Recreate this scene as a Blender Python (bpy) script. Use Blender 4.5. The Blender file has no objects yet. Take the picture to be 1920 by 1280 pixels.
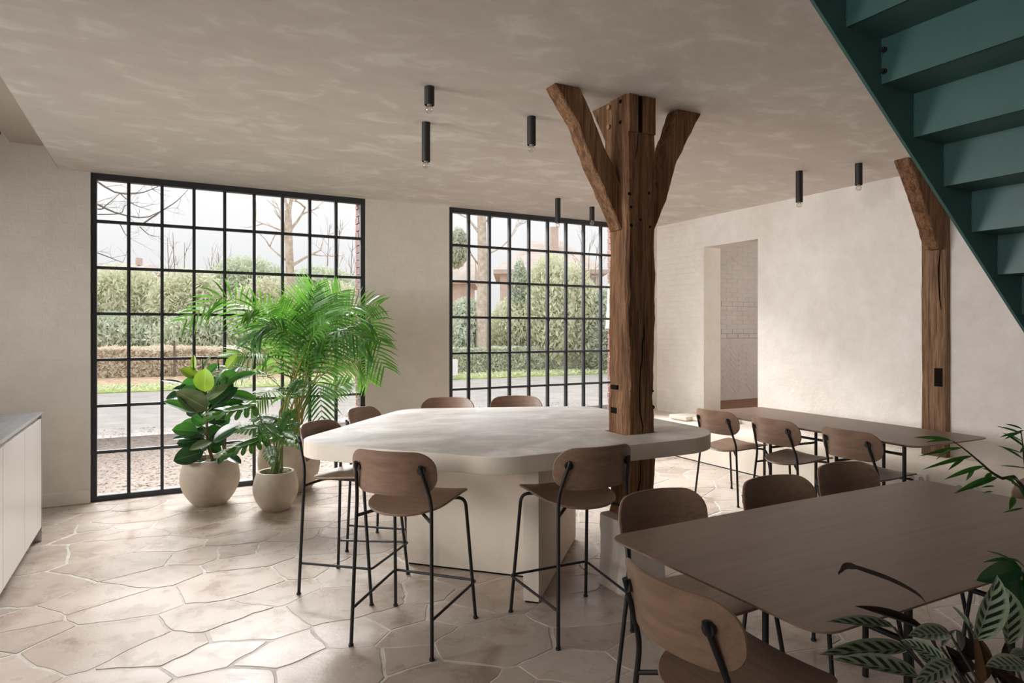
import bpy, bmesh, math, random
from math import sin, cos, pi, atan, atan2, radians, sqrt, hypot
from mathutils import Vector, Matrix, noise
random.seed(7)
SC = bpy.context.scene
COL = SC.collection

# ------------------------------------------------------------------ camera, sky, lights, exposure
FPX, HOR, EYE = 1225.0, 619.0, 1.47          # focal length in pixels of the 1920 frame, horizon row, eye height
YAW = atan(658 / 1225.0)
cam = bpy.data.objects.new('camera', bpy.data.cameras.new('camera'))
COL.objects.link(cam)
cam.location = (0, 0, EYE)
cam.rotation_euler = (pi / 2, 0, -YAW)
cam.data.sensor_width = 36.0
cam.data.lens = 36.0 * FPX / 1920
cam.data.shift_y = (HOR - 640) / 1920
cam.data.clip_start = 0.05
cam.data.clip_end = 400
SC.camera = cam

W = bpy.data.worlds.new('overcast_sky')
SC.world = W
W.use_nodes = True
_n, _l = W.node_tree.nodes, W.node_tree.links
_bg = _n['Background']
# overcast sky: smoothly brighter from the horizon up to the zenith (about 1 : 3)
_tc, _sx = _n.new('ShaderNodeTexCoord'), _n.new('ShaderNodeSeparateXYZ')
_mx, _ma = _n.new('ShaderNodeMath'), _n.new('ShaderNodeMath')
_mx.operation, _ma.operation = 'MAXIMUM', 'MULTIPLY_ADD'
_mx.inputs[1].default_value = 0.0
_ma.inputs[1].default_value = 0.66
_ma.inputs[2].default_value = 0.375
_l.new(_tc.outputs['Generated'], _sx.inputs[0])
_l.new(_sx.outputs['Z'], _mx.inputs[0])
_l.new(_mx.outputs[0], _ma.inputs[0])
_l.new(_ma.outputs[0], _bg.inputs[1])
_bg.inputs[0].default_value = (0.985, 0.99, 1.0, 1)

def lamp(name, kind, loc, target, energy, color=(1, 1, 1), **kw):
    d = bpy.data.lights.new(name, kind)
    d.energy = energy
    d.color = color
    for k, v in kw.items():
        setattr(d, k, v)
    o = bpy.data.objects.new(name, d)
    COL.objects.link(o)
    o.location = loc
    o.rotation_euler = (Vector(target) - Vector(loc)).to_track_quat('-Z', 'Y').to_euler()
    return o

lamp('overcast_sun', 'SUN', (-4, 16, 14), (1.5, 5, 0), 1.0, (1, 0.99, 0.97), angle=radians(100))
# added area lamps, unseen above the window heads, boosting sky light into the room
lamp('sky_fill_window_1', 'AREA', (0.6, 11.4, 7.6), (1.2, 4.6, 0.6), 700, (1, 0.99, 0.98), shape='RECTANGLE', size=5.0, size_y=4.6, spread=radians(85))
lamp('sky_fill_window_2', 'AREA', (3.8, 11.4, 7.6), (3.8, 4.6, 0.6), 700, (1, 0.99, 0.98), shape='RECTANGLE', size=5.0, size_y=4.6, spread=radians(85))
# added fill lamps out of frame, standing in for daylight; no glazing is there
lamp('rear_fill_lamp', 'AREA', (-1.0, -2.6, 1.7), (2.0, 5.0, 1.6), 5, (1, 0.98, 0.95), shape='RECTANGLE', size=4.5, size_y=2.2)
lamp('left_fill_lamp', 'AREA', (-3.9, 1.3, 1.75), (5.7, 3.5, 1.6), 17, (1, 0.99, 0.975), shape='RECTANGLE', size=3.4, size_y=1.7, spread=radians(100))
lamp('kitchen_fill_lamp', 'AREA', (-3.9, 4.6, 2.0), (5.7, 4.7, 1.0), 27, (1, 0.99, 0.975), shape='RECTANGLE', size=2.8, size_y=1.4, spread=radians(66))

SC.view_settings.view_transform = 'Standard'
SC.view_settings.look = 'None'
SC.view_settings.gamma = 1.0
SC.view_settings.use_curve_mapping = False
SC.view_settings.exposure = 1.1
SC.cycles.max_bounces = 10
SC.cycles.diffuse_bounces = 6
SC.cycles.transparent_max_bounces = 24
SC.cycles.caustics_reflective = False
SC.cycles.caustics_refractive = False

# ------------------------------------------------------------------ helpers
FWD = Vector((sin(YAW), cos(YAW), 0))
RGT = Vector((cos(YAW), -sin(YAW), 0))

def at(x, y, d):
    """world point seen at photo pixel (x, y) at forward distance d"""
    return Vector((0, 0, EYE)) + FWD * d + RGT * ((x - 960) / FPX * d) + Vector((0, 0, (HOR - y) / FPX * d))

def srgb(r, g, b):
    f = lambda c: (c / 255 / 12.92) if c / 255 <= 0.04045 else ((c / 255 + 0.055) / 1.055) ** 2.4
    return (f(r), f(g), f(b), 1)

class N:
    """small node-tree writer"""
    def __init__(s, name, rough=0.6, metal=0.0, spec=0.5):
        s.m = bpy.data.materials.new(name)
        s.m.use_nodes = True
        s.t = s.m.node_tree
        s.b = s.t.nodes['Principled BSDF']
        s.out = s.t.nodes['Material Output']
        s.b.inputs['Roughness'].default_value = rough
        s.b.inputs['Metallic'].default_value = metal
        s.b.inputs['Specular IOR Level'].default_value = spec
    def node(s, t, **kw):
        n = s.t.nodes.new(t)
        for k, v in kw.items():
            setattr(n, k, v)
        return n
    def link(s, a, b):
        s.t.links.new(a, b)
    def coord(s, kind='Object', scale=(1, 1, 1), rot=(0, 0, 0)):
        c = s.node('ShaderNodeTexCoord')
        m = s.node('ShaderNodeMapping')
        m.inputs['Scale'].default_value = scale
        m.inputs['Rotation'].default_value = rot
        s.link(c.outputs[kind], m.inputs[0])
        return m.outputs[0]
    def geo(s, scale=(1, 1, 1)):
        g = s.node('ShaderNodeNewGeometry')
        m = s.node('ShaderNodeMapping')
        m.inputs['Scale'].default_value = scale
        s.link(g.outputs['Position'], m.inputs[0])
        return m.outputs[0]
    def noise(s, vec, scale, detail=4, rough=0.55, dist=0.0):
        n = s.node('ShaderNodeTexNoise')
        n.inputs['Scale'].default_value = scale
        n.inputs['Detail'].default_value = detail
        n.inputs['Roughness'].default_value = rough
        n.inputs['Distortion'].default_value = dist
        s.link(vec, n.inputs['Vector'])
        return n.outputs['Fac']
    def ramp(s, fac, stops):
        r = s.node('ShaderNodeValToRGB')
        e = r.color_ramp.elements
        while len(e) < len(stops):
            e.new(0.5)
        for el, (p, c) in zip(e, stops):
            el.position = p
            el.color = c if len(c) == 4 else (*c, 1)
        s.link(fac, r.inputs[0])
        return r.outputs[0]
    def mix(s, fac, a, b, mode='MIX'):
        n = s.node('ShaderNodeMix', data_type='RGBA', blend_type=mode)
        for sock, v in ((n.inputs[0], fac), (n.inputs[6], a), (n.inputs[7], b)):
            if hasattr(v, 'links') or isinstance(v, bpy.types.NodeSocket):
                s.link(v, sock)
            else:
                sock.default_value = v
        return n.outputs[2]
    def math(s, op, a, b=0.0):
        n = s.node('ShaderNodeMath', operation=op)
        for sock, v in ((n.inputs[0], a), (n.inputs[1], b)):
            if isinstance(v, bpy.types.NodeSocket):
                s.link(v, sock)
            else:
                sock.default_value = v
        return n.outputs[0]
    def color(s, c):
        if isinstance(c, bpy.types.NodeSocket):
            s.link(c, s.b.inputs['Base Color'])
        else:
            s.b.inputs['Base Color'].default_value = c
        return s
    def bump(s, h, strength=0.3, dist=0.01, prev=None):
        n = s.node('ShaderNodeBump')
        n.inputs['Strength'].default_value = strength
        n.inputs['Distance'].default_value = dist
        s.link(h, n.inputs['Height'])
        if prev is not None:
            s.link(prev, n.inputs['Normal'])
        s.link(n.outputs[0], s.b.inputs['Normal'])
        return n.outputs[0]
    def rnd(s):
        return s.node('ShaderNodeObjectInfo').outputs['Random']

def plain(name, c, rough=0.6, metal=0.0, spec=0.5):
    return N(name, rough, metal, spec).color(c).m

# ------------------------------------------------------------------ materials
def m_wall(name, a, b, bumps=0.35, course=0.0, scale=1.0):
    s = N(name, 0.85, spec=0.25)
    p = s.geo()
    big = s.noise(p, 1.3 * scale, 5, 0.6, 0.4)
    fine = s.noise(p, 9 * scale, 6, 0.6)
    s.color(s.ramp(s.math('ADD', s.math('MULTIPLY', big, 0.65), s.math('MULTIPLY', fine, 0.35)), [(0.34, a), (0.66, b)]))
    h = s.math('ADD', s.math('MULTIPLY', s.noise(p, 5 * scale, 5, 0.6), 0.7), s.math('MULTIPLY', s.noise(p, 38, 3, 0.5), 0.12))
    if course:
        g = s.node('ShaderNodeNewGeometry')
        x = s.node('ShaderNodeSeparateXYZ')
        s.link(g.outputs['Position'], x.inputs[0])
        c = s.node('ShaderNodeCombineXYZ')
        s.link(s.math('ADD', x.outputs[0], x.outputs[1]), c.inputs[0])
        s.link(x.outputs[2], c.inputs[1])
        br = s.node('ShaderNodeTexBrick')
        br.inputs['Scale'].default_value = 1.0
        br.inputs['Brick Width'].default_value = 0.23
        br.inputs['Row Height'].default_value = 0.068
        br.inputs['Mortar Size'].default_value = 0.007
        br.inputs['Mortar Smooth'].default_value = 1.0
        s.link(c.outputs[0], br.inputs['Vector'])
        h = s.math('SUBTRACT', h, s.math('MULTIPLY', br.outputs['Fac'], course))
    s.bump(h, bumps, 0.03)
    return s.m

MAT = {}
MAT['wall'] = m_wall('limewash_plaster', srgb(220, 213, 205), srgb(234, 229, 222), 0.3, 0.05)
MAT['wall_right'] = m_wall('rough_limewash', srgb(222, 215, 208), srgb(240, 235, 230), 1.0, 0.0, 1.0)
MAT['wall_brick'] = m_wall('limewashed_brick', srgb(222, 214, 206), srgb(238, 232, 225), 0.5, 0.14)
MAT['annex_white'] = m_wall('annex_whitewash', srgb(205, 196, 188), srgb(220, 212, 205), 0.4)
MAT['bench'] = m_wall('cream_ledge_plaster', srgb(226, 216, 202), srgb(240, 233, 222), 0.12)

s = N('stucco_ceiling', 0.8, spec=0.25)
p = s.geo((1, 1.5, 1))
st = s.noise(p, 3.4, 6, 0.6, 0.6)
s.color(s.ramp(st, [(0.35, srgb(216, 207, 199)), (0.53, srgb(222, 214, 206)), (0.66, srgb(236, 230, 223)), (0.8, srgb(243, 238, 232))]))
s.bump(st, 0.15, 0.02)
MAT['ceiling'] = s.m

s = N('travertine_flag', 0.4, spec=0.16)
p = s.geo()
r = s.rnd()
base = s.ramp(r, [(0.0, srgb(191, 179, 170)), (0.3, srgb(205, 197, 189)), (0.55, srgb(200, 189, 181)), (0.8, srgb(211, 203, 196)), (1.0, srgb(185, 173, 163))])
cl = s.ramp(s.noise(p, 3.2, 7, 0.62, 0.8), [(0.30, srgb(178, 156, 136)), (0.46, srgb(231, 223, 216)), (0.7, srgb(245, 241, 237))])
c1 = s.mix(0.8, base, cl, 'MULTIPLY')
pit = s.ramp(s.noise(p, 42, 4, 0.65), [(0.27, (0.55, 0.5, 0.45, 1)), (0.36, (1, 1, 1, 1))])
s.color(s.mix(0.5, c1, pit, 'MULTIPLY'))
s.link(s.ramp(s.noise(p, 5, 4, 0.6), [(0.3, (0.2,) * 3), (0.7, (0.42,) * 3)]), s.b.inputs['Roughness'])
s.bump(s.math('ADD', s.noise(p, 7, 5, 0.6), s.math('MULTIPLY', s.noise(p, 60, 3, 0.5), 0.25)), 0.12, 0.02)
MAT['stone'] = s.m

s = N('pale_mortar', 0.85, spec=0.2)
p = s.geo()
s.color(s.ramp(s.noise(p, 14, 5, 0.6), [(0.3, srgb(192, 185, 177)), (0.7, srgb(218, 213, 206))]))
s.bump(s.noise(p, 40, 4, 0.6), 0.3, 0.01)
MAT['mortar'] = s.m

def m_timber(name, cols, rough=0.72):
    s = N(name, rough, spec=0.25)
    g = s.noise(s.coord('Object', (1, 1, 0.06)), 26, 6, 0.68, 1.0)          # long grain
    f = s.noise(s.coord('Object', (1, 1, 0.03)), 95, 4, 0.6, 0.4)           # fine checks
    big = s.noise(s.coord('Object', (1, 1, 0.3)), 4.5, 5, 0.6, 0.6)         # weathered patches
    c = s.ramp(g, [(0.36, cols[0]), (0.48, cols[1]), (0.56, cols[2]), (0.66, cols[1])])
    c = s.mix(0.42, c, s.ramp(big, [(0.36, cols[0]), (0.52, cols[1]), (0.66, cols[2])]))
    c = s.mix(0.75, c, s.ramp(f, [(0.36, (0.42, 0.38, 0.34, 1)), (0.5, (1, 1, 1, 1))]), 'MULTIPLY')
    s.color(c)
    s.bump(s.math('ADD', g, s.math('MULTIPLY', f, 0.6)), 0.7, 0.012)
    return s.m
MAT['timber'] = m_timber('old_oak_timber', (srgb(66, 42, 26), srgb(116, 81, 55), srgb(154, 118, 88)))
MAT['timber_pale'] = m_timber('paler_oak_timber', (srgb(88, 62, 43), srgb(132, 101, 76), srgb(162, 131, 105)))

def m_oak(name, axis, cols, rough=0.42):
    s = N(name, rough, spec=0.55)
    sc = {'x': (0.10, 1.6, 1.6), 'y': (1.6, 0.10, 1.6)}[axis]
    p = s.coord('Object', sc)
    g = s.noise(p, 42, 5, 0.6, 0.3)
    w = s.noise(s.coord('Object', tuple(v * 0.9 for v in sc)), 6, 4, 0.55, 2.2)
    s.color(s.mix(0.45, s.ramp(g, [(0.3, cols[0]), (0.7, cols[1])]), s.ramp(w, [(0.3, cols[0]), (0.7, cols[2])])))
    s.bump(g, 0.08, 0.003)
    return s.m
_oak = (srgb(112, 87, 71), srgb(146, 117, 98), srgb(154, 126, 107))
MAT['oak_x'] = m_oak('dark_stained_oak', 'x', _oak)
MAT['oak_table'] = m_oak('dark_oak_tabletop', 'x', (srgb(106, 84, 70), srgb(130, 106, 91), srgb(139, 115, 99)), 0.42)

MAT['black'] = plain('black_powder_coat', srgb(21, 21, 22), 0.48, 0.0, 0.5)
MAT['black_frame'] = plain('black_steel_window', srgb(48, 50, 53), 0.5)
MAT['lamp_black'] = plain('lamp_black', srgb(30, 29, 29), 0.55)
s = N('teal_steel_paint', 0.42, spec=0.45)
s.color(s.ramp(s.noise(s.geo(), 5, 3), [(0.3, srgb(70, 106, 102)), (0.7, srgb(76, 113, 109))]))
MAT['teal'] = s.m
MAT['dark'] = plain('painted_recess_shade', srgb(26, 19, 14), 0.9, 0, 0.1)  # near-black colour stands in for shade inside holes, slots and gaps
MAT['peg'] = plain('oak_peg', srgb(160, 122, 90), 0.7)
MAT['white_plastic'] = plain('white_plastic', srgb(232, 228, 222), 0.4)
MAT['socket_grey'] = plain('socket_recess', srgb(176, 170, 164), 0.5)

s = N('bar_microcement', 0.4, spec=0.45)
p = s.geo((1, 1.6, 1))
s.color(s.ramp(s.noise(p, 2.4, 7, 0.62, 1.0), [(0.34, srgb(196, 191, 186)), (0.5, srgb(216, 212, 207)), (0.64, srgb(240, 238, 235))]))
s.link(s.ramp(s.noise(p, 3.5, 4), [(0.3, (0.34,) * 3), (0.7, (0.6,) * 3)]), s.b.inputs['Roughness'])
MAT['cement'] = s.m
MAT['cement_edge'] = m_wall('bar_side_cement', srgb(208, 197, 183), srgb(218, 208, 195), 0.05)

s = N('pot_concrete', 0.55, spec=0.35)
p = s.geo()
s.color(s.ramp(s.noise(p, 5, 6, 0.6, 0.6), [(0.3, srgb(176, 163, 146)), (0.55, srgb(196, 184, 168)), (0.75, srgb(206, 195, 180))]))
s.bump(s.noise(p, 30, 4), 0.08, 0.01)
MAT['pot'] = s.m
s = N('potting_soil', 0.95, spec=0.1)
p = s.geo()
s.color(s.ramp(s.noise(p, 60, 4), [(0.3, srgb(48, 38, 30)), (0.7, srgb(120, 104, 88))]))
s.bump(s.noise(p, 50, 3), 0.9, 0.02)
MAT['soil'] = s.m

s = N('brushed_white_panel', 0.32, 0.1, 0.5)
s.color(s.ramp(s.noise(s.geo((1, 60, 0.6)), 3, 3), [(0.3, srgb(232, 228, 225)), (0.7, srgb(238, 235, 232))]))
MAT['panel'] = s.m
s = N('brushed_steel_top', 0.34, 0.85, 0.5)
s.color(s.ramp(s.noise(s.geo((6, 1, 1)), 5, 5), [(0.3, srgb(136, 141, 146)), (0.7, srgb(164, 169, 173))]))
MAT['steel'] = s.m
MAT['steel_edge'] = plain('polished_edge', srgb(205, 203, 200), 0.3, 0.7)

def m_leaf(name, c0, c1, rough=0.35, trans=0.25, tcol=None, vein=None):
    s = N(name, rough, spec=0.5)
    r = s.rnd()
    c = s.mix(r, c0, c1)
    uv = s.node('ShaderNodeTexCoord').outputs['UV']
    x = s.node('ShaderNodeSeparateXYZ')
    s.link(uv, x.inputs[0])
    if vein:
        d = s.math('ABSOLUTE', s.math('SUBTRACT', x.outputs[0], 0.5))
        c = s.mix(s.ramp(d, [(0.012, (1, 1, 1, 1)), (0.03, (0, 0, 0, 1))]), c, vein)
    s.color(c)
    t = s.node('ShaderNodeBsdfTranslucent')
    if tcol:
        t.inputs[0].default_value = tcol
    else:
        s.link(c, t.inputs[0])
    mx = s.node('ShaderNodeMixShader')
    mx.inputs[0].default_value = trans
    s.link(s.b.outputs[0], mx.inputs[1])
    s.link(t.outputs[0], mx.inputs[2])
    s.link(mx.outputs[0], s.out.inputs[0])
    return s.m
MAT['rub_dark'] = m_leaf('rubber_leaf_dark', srgb(22, 44, 30), srgb(34, 66, 40), 0.22, 0.12, srgb(60, 120, 40), srgb(70, 110, 70))
MAT['rub_green'] = m_leaf('rubber_leaf_green', srgb(44, 96, 44), srgb(62, 118, 50), 0.28, 0.3, srgb(90, 160, 50), srgb(110, 160, 90))
MAT['rub_lime'] = m_leaf('rubber_leaf_lime', srgb(104, 138, 34), srgb(118, 150, 44), 0.35, 0.4, srgb(140, 170, 46), srgb(170, 190, 90))
MAT['rub_under'] = m_leaf('rubber_leaf_underside', srgb(98, 118, 76), srgb(114, 130, 90), 0.5, 0.15, None, srgb(170, 160, 120))
MAT['palm'] = m_leaf('palm_leaflet', srgb(34, 84, 26), srgb(84, 136, 50), 0.4, 0.3, srgb(108, 168, 56))
MAT['palm_pale'] = m_leaf('palm_leaflet_pale', srgb(92, 142, 62), srgb(122, 164, 84), 0.4, 0.35, srgb(130, 186, 76))
MAT['palm_dark'] = m_leaf('palm_leaflet_dark', srgb(44, 84, 40), srgb(70, 110, 56), 0.42, 0.3, srgb(80, 150, 50))
MAT['phil'] = m_leaf('split_leaf_green', srgb(36, 76, 28), srgb(68, 110, 44), 0.36, 0.25, srgb(110, 170, 60))
MAT['parlor'] = m_leaf('parlor_palm_leaf', srgb(26, 74, 24), srgb(46, 104, 34), 0.35, 0.3, srgb(70, 140, 40))
MAT['glossy'] = m_leaf('broad_glossy_leaf', srgb(14, 66, 22), srgb(22, 82, 28), 0.3, 0.2, srgb(40, 120, 40), srgb(40, 110, 50))
MAT['brown_leaf'] = m_leaf('withered_leaf', srgb(74, 50, 30), srgb(104, 70, 36), 0.6, 0.2)
MAT['stem_green'] = plain('green_stem', srgb(112, 132, 72), 0.5)
MAT['stem_yellow'] = plain('yellow_green_cane', srgb(160, 152, 88), 0.5)
MAT['stem_brown'] = plain('brown_stem', srgb(104, 82, 62), 0.7)
MAT['stem_dark'] = plain('dark_stem', srgb(46, 40, 30), 0.6)

s = N('calathea_leaf', 0.35, spec=0.5)
uv = s.node('ShaderNodeTexCoord').outputs['UV']
x = s.node('ShaderNodeSeparateXYZ')
s.link(uv, x.inputs[0])
d = s.math('MULTIPLY', s.math('ABSOLUTE', s.math('SUBTRACT', x.outputs[0], 0.5)), 2.0)
ph = s.math('FRACT', s.math('MULTIPLY', s.math('SUBTRACT', x.outputs[1], s.math('MULTIPLY', d, 0.26)), 7.0))
tri = s.math('ABSOLUTE', s.math('SUBTRACT', ph, 0.5))
band = s.ramp(tri, [(0.20, (1, 1, 1, 1)), (0.29, (0, 0, 0, 1))])
lim = s.ramp(d, [(0.03, (0, 0, 0, 1)), (0.08, (1, 1, 1, 1)), (0.66, (1, 1, 1, 1)), (0.82, (0, 0, 0, 1))])
fac = s.math('MULTIPLY', band, lim)
fine = s.noise(s.coord('UV', (8, 30, 1)), 3, 3)
pale = s.ramp(fine, [(0.3, srgb(120, 140, 112)), (0.7, srgb(172, 186, 160))])
s.color(s.mix(fac, pale, srgb(22, 36, 24)))
MAT['calathea'] = s.m
MAT['calathea_back'] = m_leaf('calathea_dark', srgb(36, 26, 22), srgb(52, 34, 28), 0.4, 0.1)

s = N('window_glass', 0.0)
tr = s.node('ShaderNodeBsdfTransparent')
gl = s.node('ShaderNodeBsdfGlossy')
gl.inputs['Roughness'].default_value = 0.0
fr = s.node('ShaderNodeFresnel')
fr.inputs[0].default_value = 1.4
mx = s.node('ShaderNodeMixShader')
s.link(s.math('MULTIPLY', fr.outputs[0], 0.8), mx.inputs[0])
s.link(tr.outputs[0], mx.inputs[1])
s.link(gl.outputs[0], mx.inputs[2])
s.link(mx.outputs[0], s.out.inputs[0])
MAT['glass'] = s.m
s = N('clear_bulb_glass', 0.02)
tr = s.node('ShaderNodeBsdfTransparent')
tr.inputs[0].default_value = (0.93, 0.9, 0.87, 1)
gl = s.node('ShaderNodeBsdfGlossy')
gl.inputs['Roughness'].default_value = 0.03
lw = s.node('ShaderNodeLayerWeight')
lw.inputs[0].default_value = 0.45
mx = s.node('ShaderNodeMixShader')
s.link(s.math('ADD', s.math('MULTIPLY', lw.outputs['Facing'], 0.6), 0.06), mx.inputs[0])
s.link(tr.outputs[0], mx.inputs[1])
s.link(gl.outputs[0], mx.inputs[2])
s.link(mx.outputs[0], s.out.inputs[0])
MAT['bulb'] = s.m

def m_noise(name, a, b, scale, rough=0.9, bumpy=0.0, lo=0.35, hi=0.65, extra=None):
    s = N(name, rough, spec=0.15)
    p = s.geo()
    s.color(s.ramp(s.noise(p, scale, 5, 0.65), [(lo, a), (hi, b)] + ([extra] if extra else [])))
    if bumpy:
        s.bump(s.noise(p, scale, 4), bumpy, 0.03)
    return s.m
MAT['gravel'] = m_noise('pale_gravel', srgb(66, 58, 53), srgb(100, 92, 86), 30, 0.9, 0.4)
MAT['road'] = m_noise('pale_asphalt', srgb(148, 143, 139), srgb(164, 160, 156), 2.5)
MAT['verge'] = m_noise('mown_grass', srgb(128, 150, 84), srgb(176, 186, 124), 5)
MAT['bank'] = m_noise('leafy_bank', srgb(150, 124, 100), srgb(196, 176, 152), 4)
MAT['litter'] = m_leaf('dead_leaf', srgb(52, 42, 35), srgb(98, 86, 76), 0.8, 0.1)
MAT['brick'] = N('red_brick', 0.85).color(N('x').m and srgb(104, 72, 62)).m
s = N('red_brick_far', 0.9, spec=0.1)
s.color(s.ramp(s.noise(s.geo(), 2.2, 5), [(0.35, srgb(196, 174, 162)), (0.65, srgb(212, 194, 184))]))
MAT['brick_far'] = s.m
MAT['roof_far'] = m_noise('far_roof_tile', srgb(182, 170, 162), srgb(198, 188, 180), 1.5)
MAT['far_white'] = plain('far_white_paint', srgb(224, 222, 220), 0.7)
MAT['far_glass'] = plain('far_window_glass', srgb(150, 158, 164), 0.2)
MAT['bark'] = m_noise('pale_bark', srgb(172, 156, 140), srgb(210, 198, 184), 6, 0.9, 0.4)
MAT['twig'] = plain('twig_brown', srgb(150, 132, 116), 0.9)
MAT['twig_dark'] = plain('twig_dark', srgb(106, 96, 88), 0.9)

def m_hazed_fol(name, cols):  # foliage colours paled: outdoor glare haze is put into the colour
    s = N(name, 0.75, spec=0.2)
    g = s.node('ShaderNodeNewGeometry')
    r = s.ramp(g.outputs['Random Per Island'], [(i / (len(cols) - 1), c) for i, c in enumerate(cols)])
    s.color(r)
    t = s.node('ShaderNodeBsdfTranslucent')
    s.link(r, t.inputs[0])
    mx = s.node('ShaderNodeMixShader')
    mx.inputs[0].default_value = 0.35
    s.link(s.b.outputs[0], mx.inputs[1])
    s.link(t.outputs[0], mx.inputs[2])
    s.link(mx.outputs[0], s.out.inputs[0])
    return s.m
MAT['fol_yellow'] = m_hazed_fol('bamboo_foliage', [srgb(217, 222, 195), srgb(229, 229, 206), srgb(224, 225, 202), srgb(215, 217, 193)])
MAT['fol_green'] = m_hazed_fol('laurel_foliage', [srgb(203, 211, 191), srgb(217, 223, 202), srgb(210, 217, 196), srgb(223, 225, 208)])
MAT['fol_dark'] = m_hazed_fol('holly_foliage', [srgb(198, 206, 189), srgb(211, 217, 200), srgb(205, 211, 195)])
MAT['fol_beech'] = m_hazed_fol('beech_foliage', [srgb(225, 211, 194), srgb(232, 223, 206), srgb(229, 217, 202), srgb(218, 217, 196)])
MAT['fol_hedge'] = m_hazed_fol('clipped_hedge', [srgb(204, 210, 191), srgb(216, 220, 202), srgb(225, 225, 209), srgb(210, 216, 196)])
MAT['fol_grass'] = m_hazed_fol('grass_blades', [srgb(200, 210, 174), srgb(218, 222, 188), srgb(224, 222, 197)])

# ------------------------------------------------------------------ object helpers
def mesh(name, verts, faces, mat, smooth=False, uvs=None):
    me = bpy.data.meshes.new(name)
    me.from_pydata([tuple(v) for v in verts], [], faces)
    me.update()
    for m in (mat if isinstance(mat, (list, tuple)) else [mat]):
        me.materials.append(m)
    if smooth:
        me.polygons.foreach_set('use_smooth', [True] * len(me.polygons))
    if uvs is not None:
        lay = me.uv_layers.new(name='UVMap')
        for l in me.loops:
            lay.data[l.index].uv = uvs[l.vertex_index]
    return me

def link(name, me, parent=None, loc=(0, 0, 0), rot=(0, 0, 0), M=None):
    o = bpy.data.objects.new(name, me)
    COL.objects.link(o)
    if M is not None:
        o.matrix_basis = M
    else:
        o.location = loc
        o.rotation_euler = rot
    if parent is not None:
        o.parent = parent
    return o

def tag(o, label=None, cat=None, group=None, kind=None):
    for k, v in (('label', label), ('category', cat), ('group', group), ('kind', kind)):
        if v:
            o[k] = v
    return o

def thing(name, label, cat, loc=(0, 0, 0), rot=0.0, group=None, kind=None):
    o = bpy.data.objects.new(name, None)
    o.empty_display_size = 0.1
    COL.objects.link(o)
    o.location = loc
    o.rotation_euler = (0, 0, rot)
    return tag(o, label, cat, group, kind)

class MB:
    """collects primitives into one mesh"""
    def __init__(s):
        s.v, s.f = [], []
    def add(s, v, f):
        n = len(s.v)
        s.v += [tuple(p) for p in v]
        s.f += [tuple(i + n for i in q) for q in f]
        return s
    def box(s, a, b):
        (x0, y0, z0), (x1, y1, z1) = a, b
        return s.add([(x0, y0, z0), (x1, y0, z0), (x1, y1, z0), (x0, y1, z0), (x0, y0, z1), (x1, y0, z1), (x1, y1, z1), (x0, y1, z1)],
                     [(3, 2, 1, 0), (4, 5, 6, 7), (0, 1, 5, 4), (1, 2, 6, 5), (2, 3, 7, 6), (3, 0, 4, 7)])
    def bbox(s, a, b, r):
        """box with chamfered edges"""
        bm = bmesh.new()
        bmesh.ops.create_cube(bm, size=1)
        for v in bm.verts:
            v.co = Vector(((a[i] + b[i]) / 2 + v.co[i] * (b[i] - a[i]) for i in range(3)))
        bmesh.ops.bevel(bm, geom=bm.edges[:], offset=r, segments=2, profile=0.5, affect='EDGES')
        bm.verts.index_update()
        s.add([v.co[:] for v in bm.verts], [tuple(v.index for v in f.verts) for f in bm.faces])
        bm.free()
        return s
    def tube(s, pts, r, n=8, cap=True):
        pts = [Vector(p) for p in pts]
        rs = r if isinstance(r, (list, tuple)) else [r] * len(pts)
        t0 = (pts[1] - pts[0]).normalized()
        u = t0.orthogonal().normalized()
        v, f = [], []
        for i, p in enumerate(pts):
            t = ((pts[min(i + 1, len(pts) - 1)] - p).normalized() + (p - pts[max(i - 1, 0)]).normalized())
            t = t.normalized() if t.length > 1e-6 else t0
            u = (u - t * u.dot(t)).normalized()
            w = t.cross(u)
            for k in range(n):
                a = 2 * pi * k / n
                v.append(p + (u * cos(a) + w * sin(a)) * rs[i])
        for i in range(len(pts) - 1):
            for k in range(n):
                f.append((i * n + k, i * n + (k + 1) % n, (i + 1) * n + (k + 1) % n, (i + 1) * n + k))
        if cap:
            f.append(tuple(range(n))[::-1])
            f.append(tuple((len(pts) - 1) * n + k for k in range(n)))
        return s.add(v, f)
    def cyl(s, a, b, r, n=16):
        return s.tube([a, b], r, n)
    def lathe(s, prof, n=40, c=(0, 0, 0)):
        v, f = [], []
        for r, z in prof:
            for k in range(n):
                a = 2 * pi * k / n
                v.append((c[0] + r * cos(a), c[1] + r * sin(a), c[2] + z))
        for i in range(len(prof) - 1):
            for k in range(n):
                f.append((i * n + k, i * n + (k + 1) % n, (i + 1) * n + (k + 1) % n, (i + 1) * n + k))
        return s.add(v, f)
    def prism(s, poly, frm, to):
        """poly: list of 3d points, extruded by vector (to-frm)"""
        d = Vector(to) - Vector(frm)
        n = len(poly)
        a = [Vector(p) for p in poly]
        return s.add(a + [p + d for p in a], [tuple(range(n))[::-1], tuple(range(n, 2 * n))] + [(i, (i + 1) % n, n + (i + 1) % n, n + i) for i in range(n)])
    def me(s, name, mat, smooth=False):
        m = mesh(name, s.v, s.f, mat, smooth)
        bm = bmesh.new()
        bm.from_mesh(m)
        bmesh.ops.recalc_face_normals(bm, faces=bm.faces[:])
        bm.to_mesh(m)
        bm.free()
        if smooth:
            m.set_sharp_from_angle(angle=radians(40))
        return m
    def obj(s, name, mat, parent=None, smooth=False, **kw):
        return link(name, s.me(name, mat, smooth), parent, **kw)

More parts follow.
